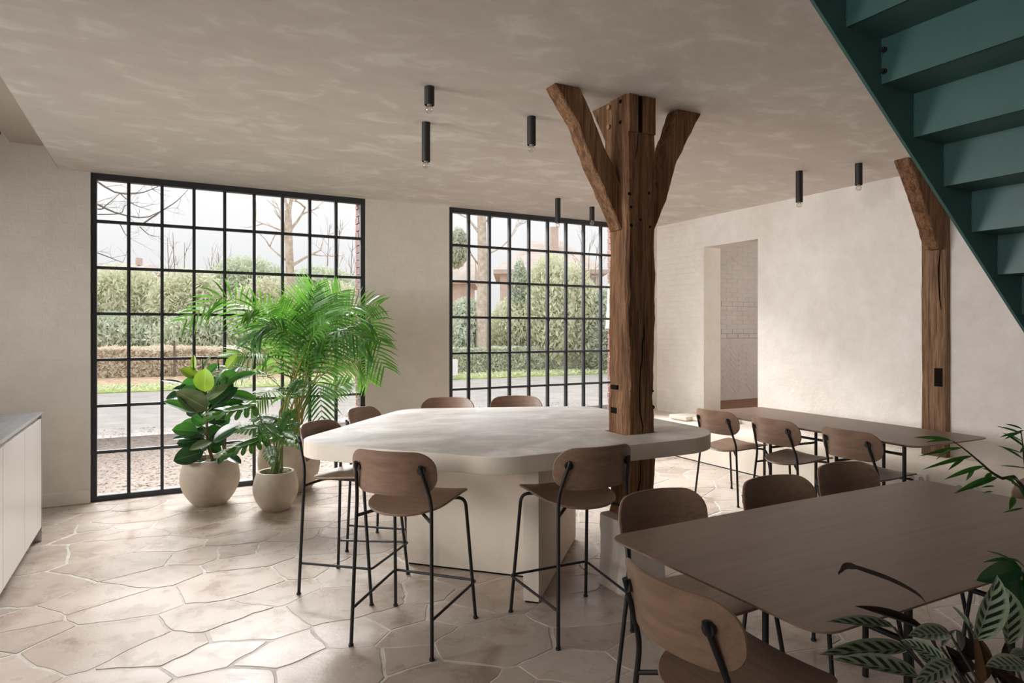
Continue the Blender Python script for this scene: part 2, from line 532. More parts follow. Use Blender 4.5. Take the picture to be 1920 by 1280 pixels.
def rounded(pts, rad, seg=5):
    """round the corners of a 3d polyline"""
    pts = [Vector(p) for p in pts]
    out = [pts[0]]
    for i in range(1, len(pts) - 1):
        a, b, c = pts[i - 1], pts[i], pts[i + 1]
        r = min(rad, (a - b).length * 0.48, (c - b).length * 0.48)
        p, q = b + (a - b).normalized() * r, b + (c - b).normalized() * r
        for k in range(seg + 1):
            t = k / seg
            out.append(p * (1 - t) ** 2 + b * 2 * t * (1 - t) + q * t * t)
    out.append(pts[-1])
    return out

def round_poly(pts, rads, seg=8):
    """closed 2d polygon with rounded corners"""
    n, out = len(pts), []
    for i in range(n):
        a, b, c = Vector(pts[i - 1]), Vector(pts[i]), Vector(pts[(i + 1) % n])
        r = rads[i] if isinstance(rads, (list, tuple)) else rads
        u, w = (a - b).normalized(), (c - b).normalized()
        ang = u.angle(w)
        t = min(r / math.tan(ang / 2), (a - b).length * 0.49, (c - b).length * 0.49)
        r = t * math.tan(ang / 2)
        ctr = b + (u + w).normalized() * (r / sin(ang / 2))
        a0 = atan2(*(b + u * t - ctr).yx)
        a1 = atan2(*(b + w * t - ctr).yx)
        d = (a1 - a0 + pi) % (2 * pi) - pi
        for k in range(seg + 1):
            g = a0 + d * k / seg
            out.append((ctr.x + r * cos(g), ctr.y + r * sin(g)))
    return out

def shell(outline, fn, thick, rings=8):
    """curved plate: 2d outline shrunk in rings, mapped by fn(a, b) -> (point, normal)"""
    per = [hypot(outline[i][0] - outline[i - 1][0], outline[i][1] - outline[i - 1][1]) for i in range(len(outline))]
    tot, res, acc, k_ = sum(per), [], 0.0, 0
    for j in range(72):                                  # even spacing round the rim
        want = tot * j / 72
        while acc + per[(k_ + 1) % len(outline)] < want:
            k_ += 1
            acc += per[k_ % len(outline)]
        a, b = outline[k_ % len(outline)], outline[(k_ + 1) % len(outline)]
        t = (want - acc) / max(1e-9, per[(k_ + 1) % len(outline)])
        res.append((a[0] + (b[0] - a[0]) * t, a[1] + (b[1] - a[1]) * t))
    outline = res
    n = len(outline)
    cx = sum(p[0] for p in outline) / n
    cy = sum(p[1] for p in outline) / n
    ks = [0.985] + [1 - 0.06 - 0.9 * i / rings for i in range(rings)]
    v, f = [], []
    for side in (1, -1):
        for k in ks:
            for p in outline:
                a, b = cx + (p[0] - cx) * k, cy + (p[1] - cy) * k
                q, nn = fn(a, b)
                v.append(Vector(q) + Vector(nn) * thick * 0.5 * side)
        q, nn = fn(cx, cy)
        v.append(Vector(q) + Vector(nn) * thick * 0.5 * side)
    mid = len(v)
    for p in outline:
        v.append(Vector(fn(*p)[0]))
    m = len(ks)
    S = m * n + 1
    for s0, flip in ((0, False), (S, True)):
        for i in range(m - 1):
            for k in range(n):
                q = (s0 + i * n + k, s0 + i * n + (k + 1) % n, s0 + (i + 1) * n + (k + 1) % n, s0 + (i + 1) * n + k)
                f.append(q[::-1] if flip else q)
        for k in range(n):
            q = (s0 + (m - 1) * n + k, s0 + (m - 1) * n + (k + 1) % n, s0 + m * n)
            f.append(q[::-1] if flip else q)
    for k in range(n):
        f.append((k, mid + k, mid + (k + 1) % n, (k + 1) % n)[::-1])
        f.append((S + k, S + (k + 1) % n, mid + (k + 1) % n, mid + k)[::-1])
    b = MB()
    b.add(v, f)
    return b

def plate(outline, z0, z1, bev=0.004, hole=None):
    """horizontal slab from a closed 2d outline with a small rounded edge"""
    bm = bmesh.new()
    loops = [outline] + ([hole] if hole else [])
    edges = []
    for lp in loops:
        vs = [bm.verts.new((p[0], p[1], z0)) for p in lp]
        edges += [bm.edges.new((vs[i], vs[(i + 1) % len(vs)])) for i in range(len(vs))]
    bmesh.ops.triangle_fill(bm, edges=edges, use_beauty=True)
    r = bmesh.ops.extrude_face_region(bm, geom=bm.faces[:])
    for g in r['geom']:
        if isinstance(g, bmesh.types.BMVert):
            g.co.z = z1
    bmesh.ops.recalc_face_normals(bm, faces=bm.faces[:])
    if bev:
        es = [e for e in bm.edges if len(e.link_faces) == 2 and abs(e.verts[0].co.z - e.verts[1].co.z) < 1e-6 and e.calc_face_angle(0) > 1.2]
        bmesh.ops.bevel(bm, geom=es, offset=bev, segments=2, profile=0.5, affect='EDGES')
    bm.verts.index_update()
    b = MB()
    b.v = [v.co[:] for v in bm.verts]
    b.f = [tuple(v.index for v in f.verts) for f in bm.faces]
    bm.free()
    return b

def dup(root, loc, rot, label=None, group=None):
    r = root.copy()
    COL.objects.link(r)
    r.location = loc
    r.rotation_euler = (0, 0, rot)
    if label:
        r['label'] = label
    if group:
        r['group'] = group
    for ch in root.children:
        c = ch.copy()
        COL.objects.link(c)
        c.parent = r
        for g in ch.children:
            d = g.copy()
            COL.objects.link(d)
            d.parent = c
    return r

# ------------------------------------------------------------------ the room
YW, XR, ZC = 6.614, 5.70, 2.82               # window wall, right wall, ceiling
W1 = (-0.531, 1.849)
W2 = (2.775, 5.155)

# floor: mortar bed with crazy-paving flags
fl = MB().box((-4, -3, -0.12), (5.72, YW + 0.3, -0.0022)).obj('floor', MAT['mortar'])
tag(fl, 'crazy paving floor of pale beige stone flags in light mortar', 'floor', kind='structure')

def clip(poly, p, nrm):
    out = []
    for i in range(len(poly)):
        a, b = poly[i], poly[(i + 1) % len(poly)]
        da, db = (a - p).dot(nrm), (b - p).dot(nrm)
        if da >= 0:
            out.append(a)
        if da * db < 0:
            out.append(a + (b - a) * (da / (da - db)))
    return out

def area(poly):
    return abs(sum(poly[i].x * poly[(i + 1) % len(poly)].y - poly[(i + 1) % len(poly)].x * poly[i].y for i in range(len(poly)))) / 2

rs = random.Random(31)
X0F, Y0F, X1F, Y1F = -1.0, 1.25, 5.262, YW - 0.005
SX = 1.3                                     # flags lie a little longer along the window wall
sites = []
tries = 0
while tries < 9000 and len(sites) < 276:
    tries += 1
    p = Vector((rs.uniform(X0F, X1F) / SX, rs.uniform(Y0F, Y1F)))
    r = 0.17 if rs.random() < 0.72 else 0.075
    if all((p - q).length > (r + rq) for q, rq in sites):
        sites.append((p, r))
# small filler flags that sit in the gaps between big ones
cells = []
for i, (p, r) in enumerate(sites):
    poly = [Vector((X0F / SX, Y0F)), Vector((X1F / SX, Y0F)), Vector((X1F / SX, Y1F)), Vector((X0F / SX, Y1F))]
    for j, (q, rq) in sorted(((j, sq) for j, sq in enumerate(sites) if j != i and (sq[0] - p).length < 1.4), key=lambda t_: (t_[1][0] - p).length):
        d = q - p
        t = 0.5 + 0.5 * (r * r - rq * rq) / d.length_squared      # weighted: big flags push small ones back
        poly = clip(poly, p + d * min(0.85, max(0.15, t)), -d.normalized())
        if len(poly) < 3:
            break
    if len(poly) > 2:
        poly = [Vector((v.x * SX, v.y)) for v in poly]
        if area(poly) > 0.45:                                     # split over-large flags once
            ang = rs.uniform(0, pi)
            c = sum(poly, Vector((0, 0))) / len(poly)
            nn = Vector((cos(ang), sin(ang)))
            cells += [clip(poly, c, nn), clip(poly, c, -nn)]
        else:
            cells.append(poly)

def wobble(p):
    a = Vector((p.x * 3.1, p.y * 3.1, 4.0))
    b_ = Vector((p.x * 11, p.y * 11, 9.0))
    return Vector((noise.noise(a) * 0.022 + noise.noise(b_) * 0.016, noise.noise(a + Vector((7, 3, 1))) * 0.022 + noise.noise(b_ + Vector((3, 8, 2))) * 0.016))

def stone_mesh(poly, i):
    w = rs.choice((0.0025, 0.003, 0.004, 0.0055, 0.008))
    n = len(poly)
    q = poly
    if sum(q[k].x * q[(k + 1) % n].y - q[(k + 1) % n].x * q[k].y for k in range(n)) < 0:
        q = q[::-1]
    ins = q
    for k in range(n):
        a, b = q[k], q[(k + 1) % n]
        d = b - a
        if d.length < 1e-5:
            continue
        d.normalize()
        nr = Vector((-d.y, d.x))
        ww = w + rs.choice((0, 0, 0, 0.003, 0.007))
        ins = clip(ins, a + nr * ww, nr)
        if len(ins) < 3:
            return None
    ring = []
    m = len(ins)
    for k in range(m):
        a, b = ins[k], ins[(k + 1) % m]
        L = (b - a).length
        if L < 0.015:
            ring.append(a)
            continue
        cut = min(rs.choice((0.002, 0.003, 0.006, 0.016)), L * 0.25)
        st = max(1, int(L / 0.05))
        d = (b - a) / L
        for j in range(st + 1):
            ring.append(a + d * (cut + (L - 2 * cut) * j / st))
    c = sum(ring, Vector((0, 0))) / len(ring)
    out = []
    for p in ring:
        g = 0.0028 * noise.noise(Vector((p.x * 22, p.y * 22, i * 3.1)))
        p2 = p + (c - p).normalized() * abs(g) + wobble(p)
        p2.x = min(max(p2.x, X0F), X1F)
        p2.y = min(max(p2.y, Y0F), Y1F)
        out.append(p2)
    ring = out
    c = sum(ring, Vector((0, 0))) / len(ring)
    lift = rs.uniform(-0.0012, 0.0008)
    tx, ty = rs.uniform(-0.002, 0.002), rs.uniform(-0.002, 0.002)
    v = []
    for k, z in ((1.0, -0.02), (1.0, -0.0012), (None, 0.0)):
        for p in ring:
            pp = p if k else p + (c - p).normalized() * 0.0022
            v.append((pp.x - c.x, pp.y - c.y, z + (lift + (pp.x - c.x) * tx + (pp.y - c.y) * ty if z > -0.01 else 0)))
    r = len(ring)
    f = [(k, (k + 1) % r, r + (k + 1) % r, r + k) for k in range(r)] + [(r + k, r + (k + 1) % r, 2 * r + (k + 1) % r, 2 * r + k) for k in range(r)]
    f.append(tuple(range(2 * r, 3 * r)))
    return mesh('flagstone', v, f, MAT['stone']), c
cells.sort(key=lambda p: -area(p))
print('flags', len(cells), sum(area(c) for c in cells) / len(cells))
for i, poly in enumerate(cells[:300]):
    r = stone_mesh(poly, i)
    if r:
        link('flagstone', r[0], fl, loc=(r[1].x, r[1].y, 0))

# ceiling
ce = MB()
ce.box((-0.753, 1.58, ZC), (XR + 0.3, YW - 0.001, ZC + 0.2))
ce.box((-0.753, -3.0, ZC), (1.0, 1.58, ZC + 0.2))
ce.box((3.6, -3.0, ZC), (XR + 0.3, 1.58, ZC + 0.2))
ce.box((1.0, -3.0, ZC), (3.6, 0.45, ZC + 0.2))
ce.box((1.0, 0.45, ZC + 1.2), (3.6, 1.58, ZC + 1.3))
for a, b in (((0.95, 0.4, ZC + .2), (1.0, 1.63, ZC + 1.2)), ((3.6, 0.4, ZC + .2), (3.65, 1.63, ZC + 1.2)), ((1.0, 0.4, ZC + .2), (3.6, 0.45, ZC + 1.2)), ((1.0, 1.58, ZC + .2), (3.6, 1.63, ZC + 1.2))):
    ce.box(a, b)
ce = ce.obj('ceiling', MAT['ceiling'])
tag(ce, 'mottled beige stucco ceiling with pale trowel streaks', 'ceiling', kind='structure')
cu = MB().box((-1.085, -3, 3.0), (-0.753, YW - 0.001, 3.2)).box((-0.757, -3, ZC), (-0.752, YW, 3.0)).obj('ceiling_recess', m_wall('recess_paint', srgb(186, 176, 164), srgb(194, 184, 172), 0.02))
tag(cu, 'smooth raised ceiling strip along the left side', 'ceiling', kind='structure')
c2 = MB().box((-4, -3, 3.1), (-1.085, YW - 0.001, 3.3)).box((-1.09, -3, 3.0), (-1.085, YW, 3.1)).obj('ceiling_loft', MAT['wall'])
tag(c2, 'higher pale ceiling beyond the left recess', 'ceiling', kind='structure')
b2 = MB().bbox((-4, 6.2, 2.99), (-1.1, 6.38, 3.1), 0.01).obj('trim_1', MAT['timber'])
tag(b2, 'brown timber beam glimpsed in the loft opening at upper left', 'beam', kind='structure')

# window wall
wb = MB()
T = 0.30
wb.box((-4, YW, -0.12), (W1[0], YW + T, ZC))
wb.box((W1[1], YW, -0.12), (W2[0], YW + T, ZC))
wb.box((W2[1], YW, -0.12), (XR + 0.27, YW + T, ZC))
wb.box((-4, YW, ZC), (XR + .3, YW + T, 3.6))
wb = wb.obj('wall_back', MAT['wall'])
tag(wb, 'limewashed window wall with two full height steel windows', 'wall', kind='structure')
for (x0, sgn) in ((W1[1], -1), (W2[1], -1), (W1[0], 1), (W2[0], 1)):
    m = MB()
    for k in range(38):
        z = -0.1 + k * 0.077
        for j, (y0, y1) in enumerate(((0.09, 0.19), (0.2, 0.31)) if k % 2 else ((0.09, 0.30),)):
            g = 0.022 + 0.006 * ((k * 7 + j * 3) % 5) / 5
            a, b = (x0, x0 + sgn * g) if sgn > 0 else (x0 - g, x0)
            m.box((a, YW + y0, z), (b, YW + y1, z + 0.066))
    o = m.obj('reveal_brick', MAT['brick'], wb)
    tag(o, kind='stuff')
bb = MB().bbox((-4, YW - 0.03, 0), (W1[0] - 0.001, YW + 0.01, 0.115), 0.006).obj('baseboard_back', MAT['wall'])
tag(bb, 'low plaster plinth along the wall left of the first window', 'baseboard', kind='structure')

ROWZ = [0.418, 0.817, 1.215, 1.613, 2.011, 2.41]
def window(idx, x0, x1, first, label):
    t = thing('window_%d' % idx, label, 'window', ((x0 + x1) / 2, YW + 0.045, 0), kind='structure')
    xs = [first + 0.258 * k for k in range(8)]
    ox = (x0 + x1) / 2
    d0, d1 = -0.03, 0.03
    f = MB()
    f.box((x0 - ox, d0, 0.0), (x0 - ox + 0.045, d1, ZC)).box((x1 - ox - 0.045, d0, 0.0), (x1 - ox, d1, ZC))
    f.box((x0 - ox, d0 - .001, 0.0), (x1 - ox, d1 + .001, 0.045)).box((x0 - ox, d0 - .001, ZC - 0.055), (x1 - ox, d1 + .001, ZC))
    f.obj('frame', MAT['black_frame'], t)
    mu = MB().box((-0.013, -0.022, 0.045), (0.013, 0.022, ZC - 0.055)).box((-0.004, -0.034, 0.045), (0.004, -0.022, ZC - 0.055)).me('mullion', MAT['black_frame'])
    for x in xs:
        link('mullion', mu, t, loc=(x - ox, 0, 0))
    wd = (x1 - x0) - 0.09
    tr_ = MB().box((-wd / 2, -0.0225, -0.012), (wd / 2, 0.0225, 0.012)).box((-wd / 2, -0.032, -0.004), (wd / 2, -0.0225, 0.004)).me('transom', MAT['black_frame'])
    for z in ROWZ:
        link('transom', tr_, t, loc=(0, 0, z))
    bx = [x0 + 0.045] + xs + [x1 - 0.045]
    bz = [0.045] + ROWZ + [ZC - 0.055]
    pm = MB().box((-0.5, -0.003, -0.5), (0.5, 0.003, 0.5)).me('pane', MAT['glass'])
    for i in range(9):
        for j in range(7):
            w, h = bx[i + 1] - bx[i] - 0.02, bz[j + 1] - bz[j] - 0.02
            o = link('pane', pm, t, loc=((bx[i] + bx[i + 1]) / 2 - ox, 0.008, (bz[j] + bz[j + 1]) / 2))
            o.scale = (w, 1, h)
    return t
window(1, W1[0], W1[1], -0.25, 'black steel grid window behind the three potted plants')
window(2, W2[0], W2[1], 3.025, 'black steel grid window behind the bar table and oak post')

# right wall with doorway, plinth ledge, annex beyond
DY0, DY1, DZ0, DZ1 = 4.98, 5.786, 0.495, 2.46
wr = MB()
wr.box((XR, -3, -0.12), (XR + 0.27, DY0, ZC + 0.2))
wr.box((XR, DY0, DZ1), (XR + 0.27, DY1, ZC + 0.2))
wr.box((XR, DY0, -0.12), (XR + 0.27, DY1, DZ0 - 0.02))
wr = wr.obj('wall_right', MAT['wall_right'])
tag(wr, 'rough limewashed right wall around the narrow doorway', 'wall', kind='structure')
wr2 = MB().box((XR, DY1, -0.12), (XR + 0.27, YW + 0.02, ZC + 0.2)).obj('wall_right_corner', MAT['wall_brick'])
link('jamb_lining', MB().box((XR + 0.002, DY1 - 0.006, DZ0 - .02), (XR + 0.272, DY1 + .001, DZ1)).me('jamb_lining', MAT['bench']), wr)
tag(wr2, 'limewashed brick strip of wall between doorway and window corner', 'wall', kind='structure')
# ledge with softly rounded top
prof = [(5.28, 0.012), (5.28, 0.34), (5.288, 0.385), (5.31, 0.412), (5.35, 0.424), (5.45, 0.428), (5.70, 0.43), (5.70, 0.012)]
lg = MB().prism([(x, -2.0, z) for x, z in prof], (0, -2, 0), (0, YW, 0)).obj('trim_2', MAT['bench'], smooth=True)
tag(lg, 'low cream plaster ledge running along foot of right wall', 'ledge', kind='structure')
gp = MB().box((5.30, -2, 0.0), (5.7, YW, 0.012)).obj('trim_3', MAT['dark'])  # solid dark strip; the shade under the ledge is in its colour
tag(gp, 'thin dark strip painted as shade beneath the plaster ledge', 'trim', kind='structure')
tag(MB().bbox((5.31, 5.66, 0.43), (5.69, 5.95, 0.475), 0.008).bbox((5.40, 5.20, 0.43), (5.69, 5.66, 0.47), 0.008).obj('trim_4', MAT['bench']), 'shallow plaster step on ledge below the doorway', 'step', kind='structure')

s = N('annex_floor_wood', 0.5)
s.color(s.ramp(s.noise(s.geo((0.3, 6, 1)), 5, 4), [(0.3, srgb(112, 70, 40)), (0.7, srgb(142, 94, 58))]))
MAT['annex_floor'] = s.m
tag(MB().box((XR + 0.02, 3.4, DZ0 - 0.1), (9.4, YW, DZ0)).obj('floor_annex', MAT['annex_floor']), 'brown boarded floor of the raised room through the doorway', 'floor', kind='structure')
an = MB().box((XR + 0.27, YW, DZ0), (9.4, YW + 0.2, 3.0)).obj('wall_annex_back', MAT['annex_white'])
tag(an, 'whitewashed brick wall seen through the doorway', 'wall', kind='structure')
an2 = MB().box((9.4, 3.2, DZ0), (9.6, YW + 0.2, 3.0)).box((XR + 0.27, 3.2, DZ0), (9.4, 3.4, 3.0)).obj('wall_annex_side', MAT['annex_white'])
tag(an2, 'plain walls closing the room beyond doorway', 'wall', kind='structure')
tag(MB().box((XR + 0.02, 3.2, 3.0), (9.6, YW + 0.2, 3.1)).obj('ceiling_annex', MAT['annex_white']), 'ceiling of the room beyond doorway', 'ceiling', kind='structure')
lamp('annex_fill_lamp', 'AREA', (7.4, 3.9, 1.9), (7.2, 6.6, 1.6), 13, (1, 0.97, 0.94), size=0.8)  # added lamp to brighten the closed annex; no window there
bk = MB().bbox((-0.105, -0.004, -0.030), (0.105, 0.03, 0.030), 0.004).me('brick', MAT['annex_white'])
for k in range(25):
    z = 1.36 + k * 0.064 + 0.03
    if z > 2.95:
        break
    for j in range(6):
        x = 6.62 + j * 0.215 + (0.107 if k % 2 else 0)
        o = link('brick', bk, an, loc=(x, YW - (0.012 if k in (0, 1, 7) else 0.0), z), rot=(0, random.uniform(-.01, .01), 0))
hb = MB().bbox((-0.10, -0.004, -0.0265), (0.10, 0.03, 0.0265), 0.003).me('brick', MAT['annex_white'])
for r_ in range(-1, 11):
    for c_ in range(7):
        x, z = 6.62 + c_ * 0.155, 0.60 + r_ * 0.075
        up = (c_ % 2 == 0)
        if 0.60 < z < 1.27:
            link('brick', hb, an, loc=(x, YW, z), rot=(0, radians(-45 if up else 45), 0))

# walls out of frame that close the room
tag(MB().box((-4.2, -3.2, -0.12), (-4, YW + 0.3, 3.6)).obj('wall_left', MAT['wall']), 'plain limewashed wall on the kitchen side', 'wall', kind='structure')
tag(MB().box((-4.2, -3.2, -0.12), (XR + 0.3, -3, 3.6)).obj('wall_front', MAT['wall']), 'plain limewashed wall facing the windows', 'wall', kind='structure')

# ------------------------------------------------------------------ timber post with braces
PX0, PX1, PY0, PY1 = 2.335, 2.545, 2.965, 3.15
po = thing('timber_post', 'dark old oak post with Y braces rising through the bar table', 'post', (2.44, 3.05, 0))
OFF = Vector((-2.44, -3.05, 0))
def rough_post(x0, x1, y0, y1, z0, z1, seed, n=64, jag=0.014, ch=0.012):
    v, f = [], []
    for i in range(n + 1):
        z = z0 + (z1 - z0) * i / n
        g = lambda k: noise.noise(Vector((seed + k * 7.7, z * 2.1, k))) * jag + noise.noise(Vector((k * 3.3, z * 9, seed))) * jag * 0.45 + noise.noise(Vector((seed, z * 34, k * 5.1))) * jag * 0.22
        X0, X1, Y0, Y1 = x0 + g(1), x1 + g(2), y0 + g(3) * .5, y1 + g(4)
        c = [ch + abs(g(5 + k)) * 1.6 for k in range(4)]
        v += [(X0 + c[0], Y0, z), (X1 - c[1], Y0, z), (X1, Y0 + c[1], z), (X1, Y1 - c[2], z), (X1 - c[2], Y1, z), (X0 + c[3], Y1, z), (X0, Y1 - c[3], z), (X0, Y0 + c[0], z)]
    for i in range(n):
        for k in range(8):
            f.append((i * 8 + k, i * 8 + (k + 1) % 8, i * 8 + 8 + (k + 1) % 8, i * 8 + 8 + k))
    f.append(tuple(range(8))[::-1])
    f.append(tuple(n * 8 + k for k in range(8)))
    return MB().add(v, f)
b = rough_post(PX0, PX1, PY0, PY1, 0.405, ZC, 3.0)
sh = link('shaft', b.me('shaft', MAT['timber']), po, loc=OFF)
# braces: polygons in the X-Z plane, given real thickness
def hewn(pts, amp=0.008, step=0.035):
    out = []
    for i, a in enumerate(pts):
        b = pts[(i + 1) % len(pts)]
        L = hypot(b[0] - a[0], b[1] - a[1])
        k_ = max(1, int(L / step))
        nx, nz = (b[1] - a[1]) / L, -(b[0] - a[0]) / L
        for j in range(k_):
            t = j / k_
            x_, z_ = a[0] + (b[0] - a[0]) * t, a[1] + (b[1] - a[1]) * t
            g = amp * (noise.noise(Vector((x_ * 9, z_ * 9, 2))) + 0.6 * noise.noise(Vector((x_ * 30, z_ * 30, 5)))) if z_ < 2.815 else 0
            out.append((x_ + nx * g, z_ + nz * g))
    return out
def brace(pts, y0, y1, mat=None, name='brace'):
    pts = hewn(pts)
    m = MB().prism([(x, y0, z) for x, z in pts], (0, y0, 0), (0, y1, 0)).me(name, mat or MAT['timber'])
    bm = bmesh.new()
    bm.from_mesh(m)
    es = [e for e in bm.edges if len(e.link_faces) == 2 and e.calc_face_angle(0) > 1.0]
    bmesh.ops.bevel(bm, geom=es, offset=0.007, segments=1, affect='EDGES')
    bm.to_mesh(m)
    bm.free()
    return link(name, m, po, loc=OFF)
brace([(1.889, 2.82), (2.03, 2.629), (2.136, 2.416), (2.229, 2.243), (2.335, 2.055), (2.37, 2.04), (2.36, 2.27), (2.288, 2.416), (2.206, 2.552), (2.139, 2.684), (2.06, 2.82)], 3.025, 3.13)
brace([(2.972, 2.82), (2.866, 2.656), (2.762, 2.473), (2.686, 2.255), (2.595, 2.062), (2.53, 1.98), (2.53, 2.2), (2.652, 2.417), (2.682, 2.585), (2.778, 2.82)], 3.03, 3.13)
m = MB().prism([(2.345, y, z) for y, z in ((3.10, 2.82), (3.32, 2.82), (3.22, 2.66), (3.185, 2.6), (3.185, 2.15), (3.10, 2.10))], (2.345, 0, 0), (2.52, 0, 0))
link('brace', m.me('brace', MAT['timber']), po, loc=OFF)
def disc(x, y, z, r, axis, mat, name, d=0.004):
    a = Vector((x, y, z))
    e = Vector((0, -1, 0)) if axis == 'y' else Vector((-1, 0, 0))
    m = MB().tube([a - e * 0.02, a + e * d], [r, r * 0.85], 10)
    return link(name, m.me(name, mat), po, loc=OFF)
for x, z in ((2.356, 2.249), (2.367, 2.174), (2.433, 2.106), (2.367, 2.07), (2.496, 2.266), (2.504, 2.071), (2.367, 1.12), (2.524, 1.116), (2.379, 1.037), (2.528, 1.022)):
    disc(x, PY0 + .004, z, random.uniform(0.009, 0.013), 'y', MAT['dark'], 'peg_hole')  # solid dark discs, hole shade put into the colour
disc(2.34, 3.128, 2.785, 0.017, 'x', MAT['peg'], 'peg', 0.018)
disc(2.34, 3.128, 2.67, 0.017, 'x', MAT['peg'], 'peg', 0.018)
disc(2.34, 3.026, 2.79, 0.013, 'x', MAT['dark'], 'peg_hole', 0.008)
disc(2.34, 3.026, 2.67, 0.013, 'x', MAT['dark'], 'peg_hole', 0.008)
def crack(pts, w, parent, off, name='crack', y=PY0 - 0.001):
    m = MB()
    ps = [Vector((x, y, z)) for x, z in pts]
    m.tube(ps, [w * 0.4] + [w * random.uniform(.6, 1.1) for _ in ps[2:]] + [w * .3], 6)
    return link(name, m.me(name, MAT['dark']), parent, loc=off)
crack([(2.457, 1.507), (2.457, 1.436), (2.441, 1.375), (2.445, 1.328), (2.433, 1.252), (2.425, 1.16), (2.425, 1.068), (2.429, 0.991), (2.449, 0.913), (2.445, 0.876)], 0.005, po, OFF)
crack([(2.417, 2.601), (2.406, 2.508), (2.39, 2.445)], 0.003, po, OFF)
crack([(2.44, 0.79), (2.433, 0.745), (2.429, 0.607), (2.41, 0.533), (2.414, 0.471)], 0.0055, po, OFF)
# mortises: proud dark boxes paint the shade in front pocket and left notches; flanks raised
link('mortise', MB().box((2.412, PY0 - 0.003, 2.61), (2.442, PY0 + 0.02, 2.815)).me('mortise', MAT['dark']), po, loc=OFF)
link('cheek', MB().bbox((2.345, PY0 - 0.012, 2.605), (2.408, PY0 + 0.02, 2.818), 0.002).bbox((2.446, PY0 - 0.012, 2.605), (2.536, PY0 + 0.02, 2.818), 0.002).me('cheek', MAT['timber']), po, loc=OFF)
for z0, z1 in ((1.125, 1.15), (0.985, 1.02)):
    link('mortise', MB().box((PX0 - 0.004, 3.055, z0), (PX0 + 0.02, 3.112, z1)).me('mortise', MAT['dark']), po, loc=OFF)
# whitewashed footing under the post
ft = rough_post(2.25, 2.58, 2.90, 3.14, 0.0, 0.402, 11.0, 12, 0.012, 0.02)
o = link('stone_footing', ft.me('stone_footing', MAT['annex_white']), po, loc=OFF)
o['label'] = 'whitewashed masonry footing'

# timber stud in the right wall
ws = thing('wall_post', 'half sunk oak post with curved brace against the right wall', 'post', (5.66, 3.12, 0))
O2 = Vector((-5.66, -3.12, 0))
b = rough_post(5.635, 5.72, 3.02, 3.215, 0.43, 2.82, 8.0, 30, 0.006, 0.006)
link('shaft', b.me('shaft', MAT['timber_pale']), ws, loc=O2)
m = MB().prism([(x, 3.025, z) for x, z in hewn(((5.13, 2.82), (5.24, 2.66), (5.33, 2.52), (5.43, 2.36), (5.50, 2.22), (5.545, 2.13), (5.65, 2.13), (5.65, 2.42), (5.56, 2.56), (5.45, 2.70), (5.36, 2.82)), 0.012)], (0, 3.025, 0), (0, 3.145, 0))
me_ = m.me('brace', MAT['timber'])
bm = bmesh.new(); bm.from_mesh(me_)
bmesh.ops.bevel(bm, geom=[e for e in bm.edges if e.calc_face_angle(0) > 1.0], offset=0.008, segments=1, affect='EDGES'); bm.to_mesh(me_); bm.free()
link('brace', me_, ws, loc=O2)
link('socket_hole', MB().box((5.624, 3.045, 1.008), (5.66, 3.103, 1.158)).me('socket_hole', MAT['dark']), ws, loc=O2)  # solid dark box, the shade of the hole is painted
m = MB().tube([(5.634, 3.061, 2.13), (5.634, 3.074, 1.991), (5.634, 3.074, 1.904), (5.634, 3.066, 1.728), (5.634, 3.053, 1.64)], [.003, .006, .005, .004, .002], 6)
link('crack', m.me('crack', MAT['dark']), ws, loc=O2)

# ------------------------------------------------------------------ steel staircase
YS = 1.5
st = thing('steel_staircase', 'teal painted steel staircase seen from below at upper right', 'staircase', (3.4, 1.0, 0))
OS = Vector((-3.4, -1.0, 0))
k = YS
run, rise = 0.13698 * k, 0.11294 * k
X0, Z0 = 1.4467 * k, EYE + 0.7259 * k        # lowest-left corner of the first visible riser
def sl(x):                                   # underside line of the stringers
    return EYE + 0.7625 * k - 0.7927 * (x - 1.3272 * k)
def stringer(y0, y1):
    xs = (0.95, 5.2)
    h = 0.32
    xe = 1.3272 * k + (EYE + 0.7625 * k) / 0.7927
    poly = [(1.2, y0, sl(1.2)), (xe, y0, 0.0), (xe + 0.3, y0, 0.0), (xe + .3, y0, 0.06), (1.2, y0, sl(1.2) + h)]
    return MB().prism(poly, (0, y0, 0), (0, y1, 0))
for y0, y1 in ((YS, YS + 0.012), (0.55, 0.562)):
    link('stringer', stringer(y0, y1).me('stringer', MAT['teal']), st, loc=OS)
for i in range(-4, 16):
    x, z = X0 + i * run, Z0 - i * rise
    if z < 0.02:
        break
    top = min(z + rise, 3.6)
    link('riser', MB().box((x, 0.563, z), (x + 0.005, YS, z + rise)).me('riser', MAT['teal']), st, loc=OS)
    link('tread', MB().box((x - 0.001, 0.563, z), (x + run + 0.005, YS, z + 0.006)).me('tread', MAT['teal']), st, loc=OS)
    w = MB()
    for zz in (z + 0.03, z + 0.1):
        w.box((x - 0.003, YS - 0.004, zz), (x + 0.001, YS + 0.001, zz + 0.03))
    w.box((x + 0.05, YS - 0.003, z - 0.003), (x + 0.085, YS + 0.001, z + 0.001))
    tag(link('weld', w.me('weld', MAT['teal']), st, loc=OS), kind='stuff')
for zz in (0.045, 0.125):
    xx = X0 + run
    link('bolt', MB().tube([(xx - 0.016, YS - 0.012, Z0 - rise + zz), (xx + .004, YS - 0.012, Z0 - rise + zz)], 0.008, 6).tube([(xx - 0.006, YS - 0.012, Z0 - rise + zz), (xx + .004, YS - 0.012, Z0 - rise + zz)], 0.011, 12).me('bolt', MAT['lamp_black']), st, loc=OS)

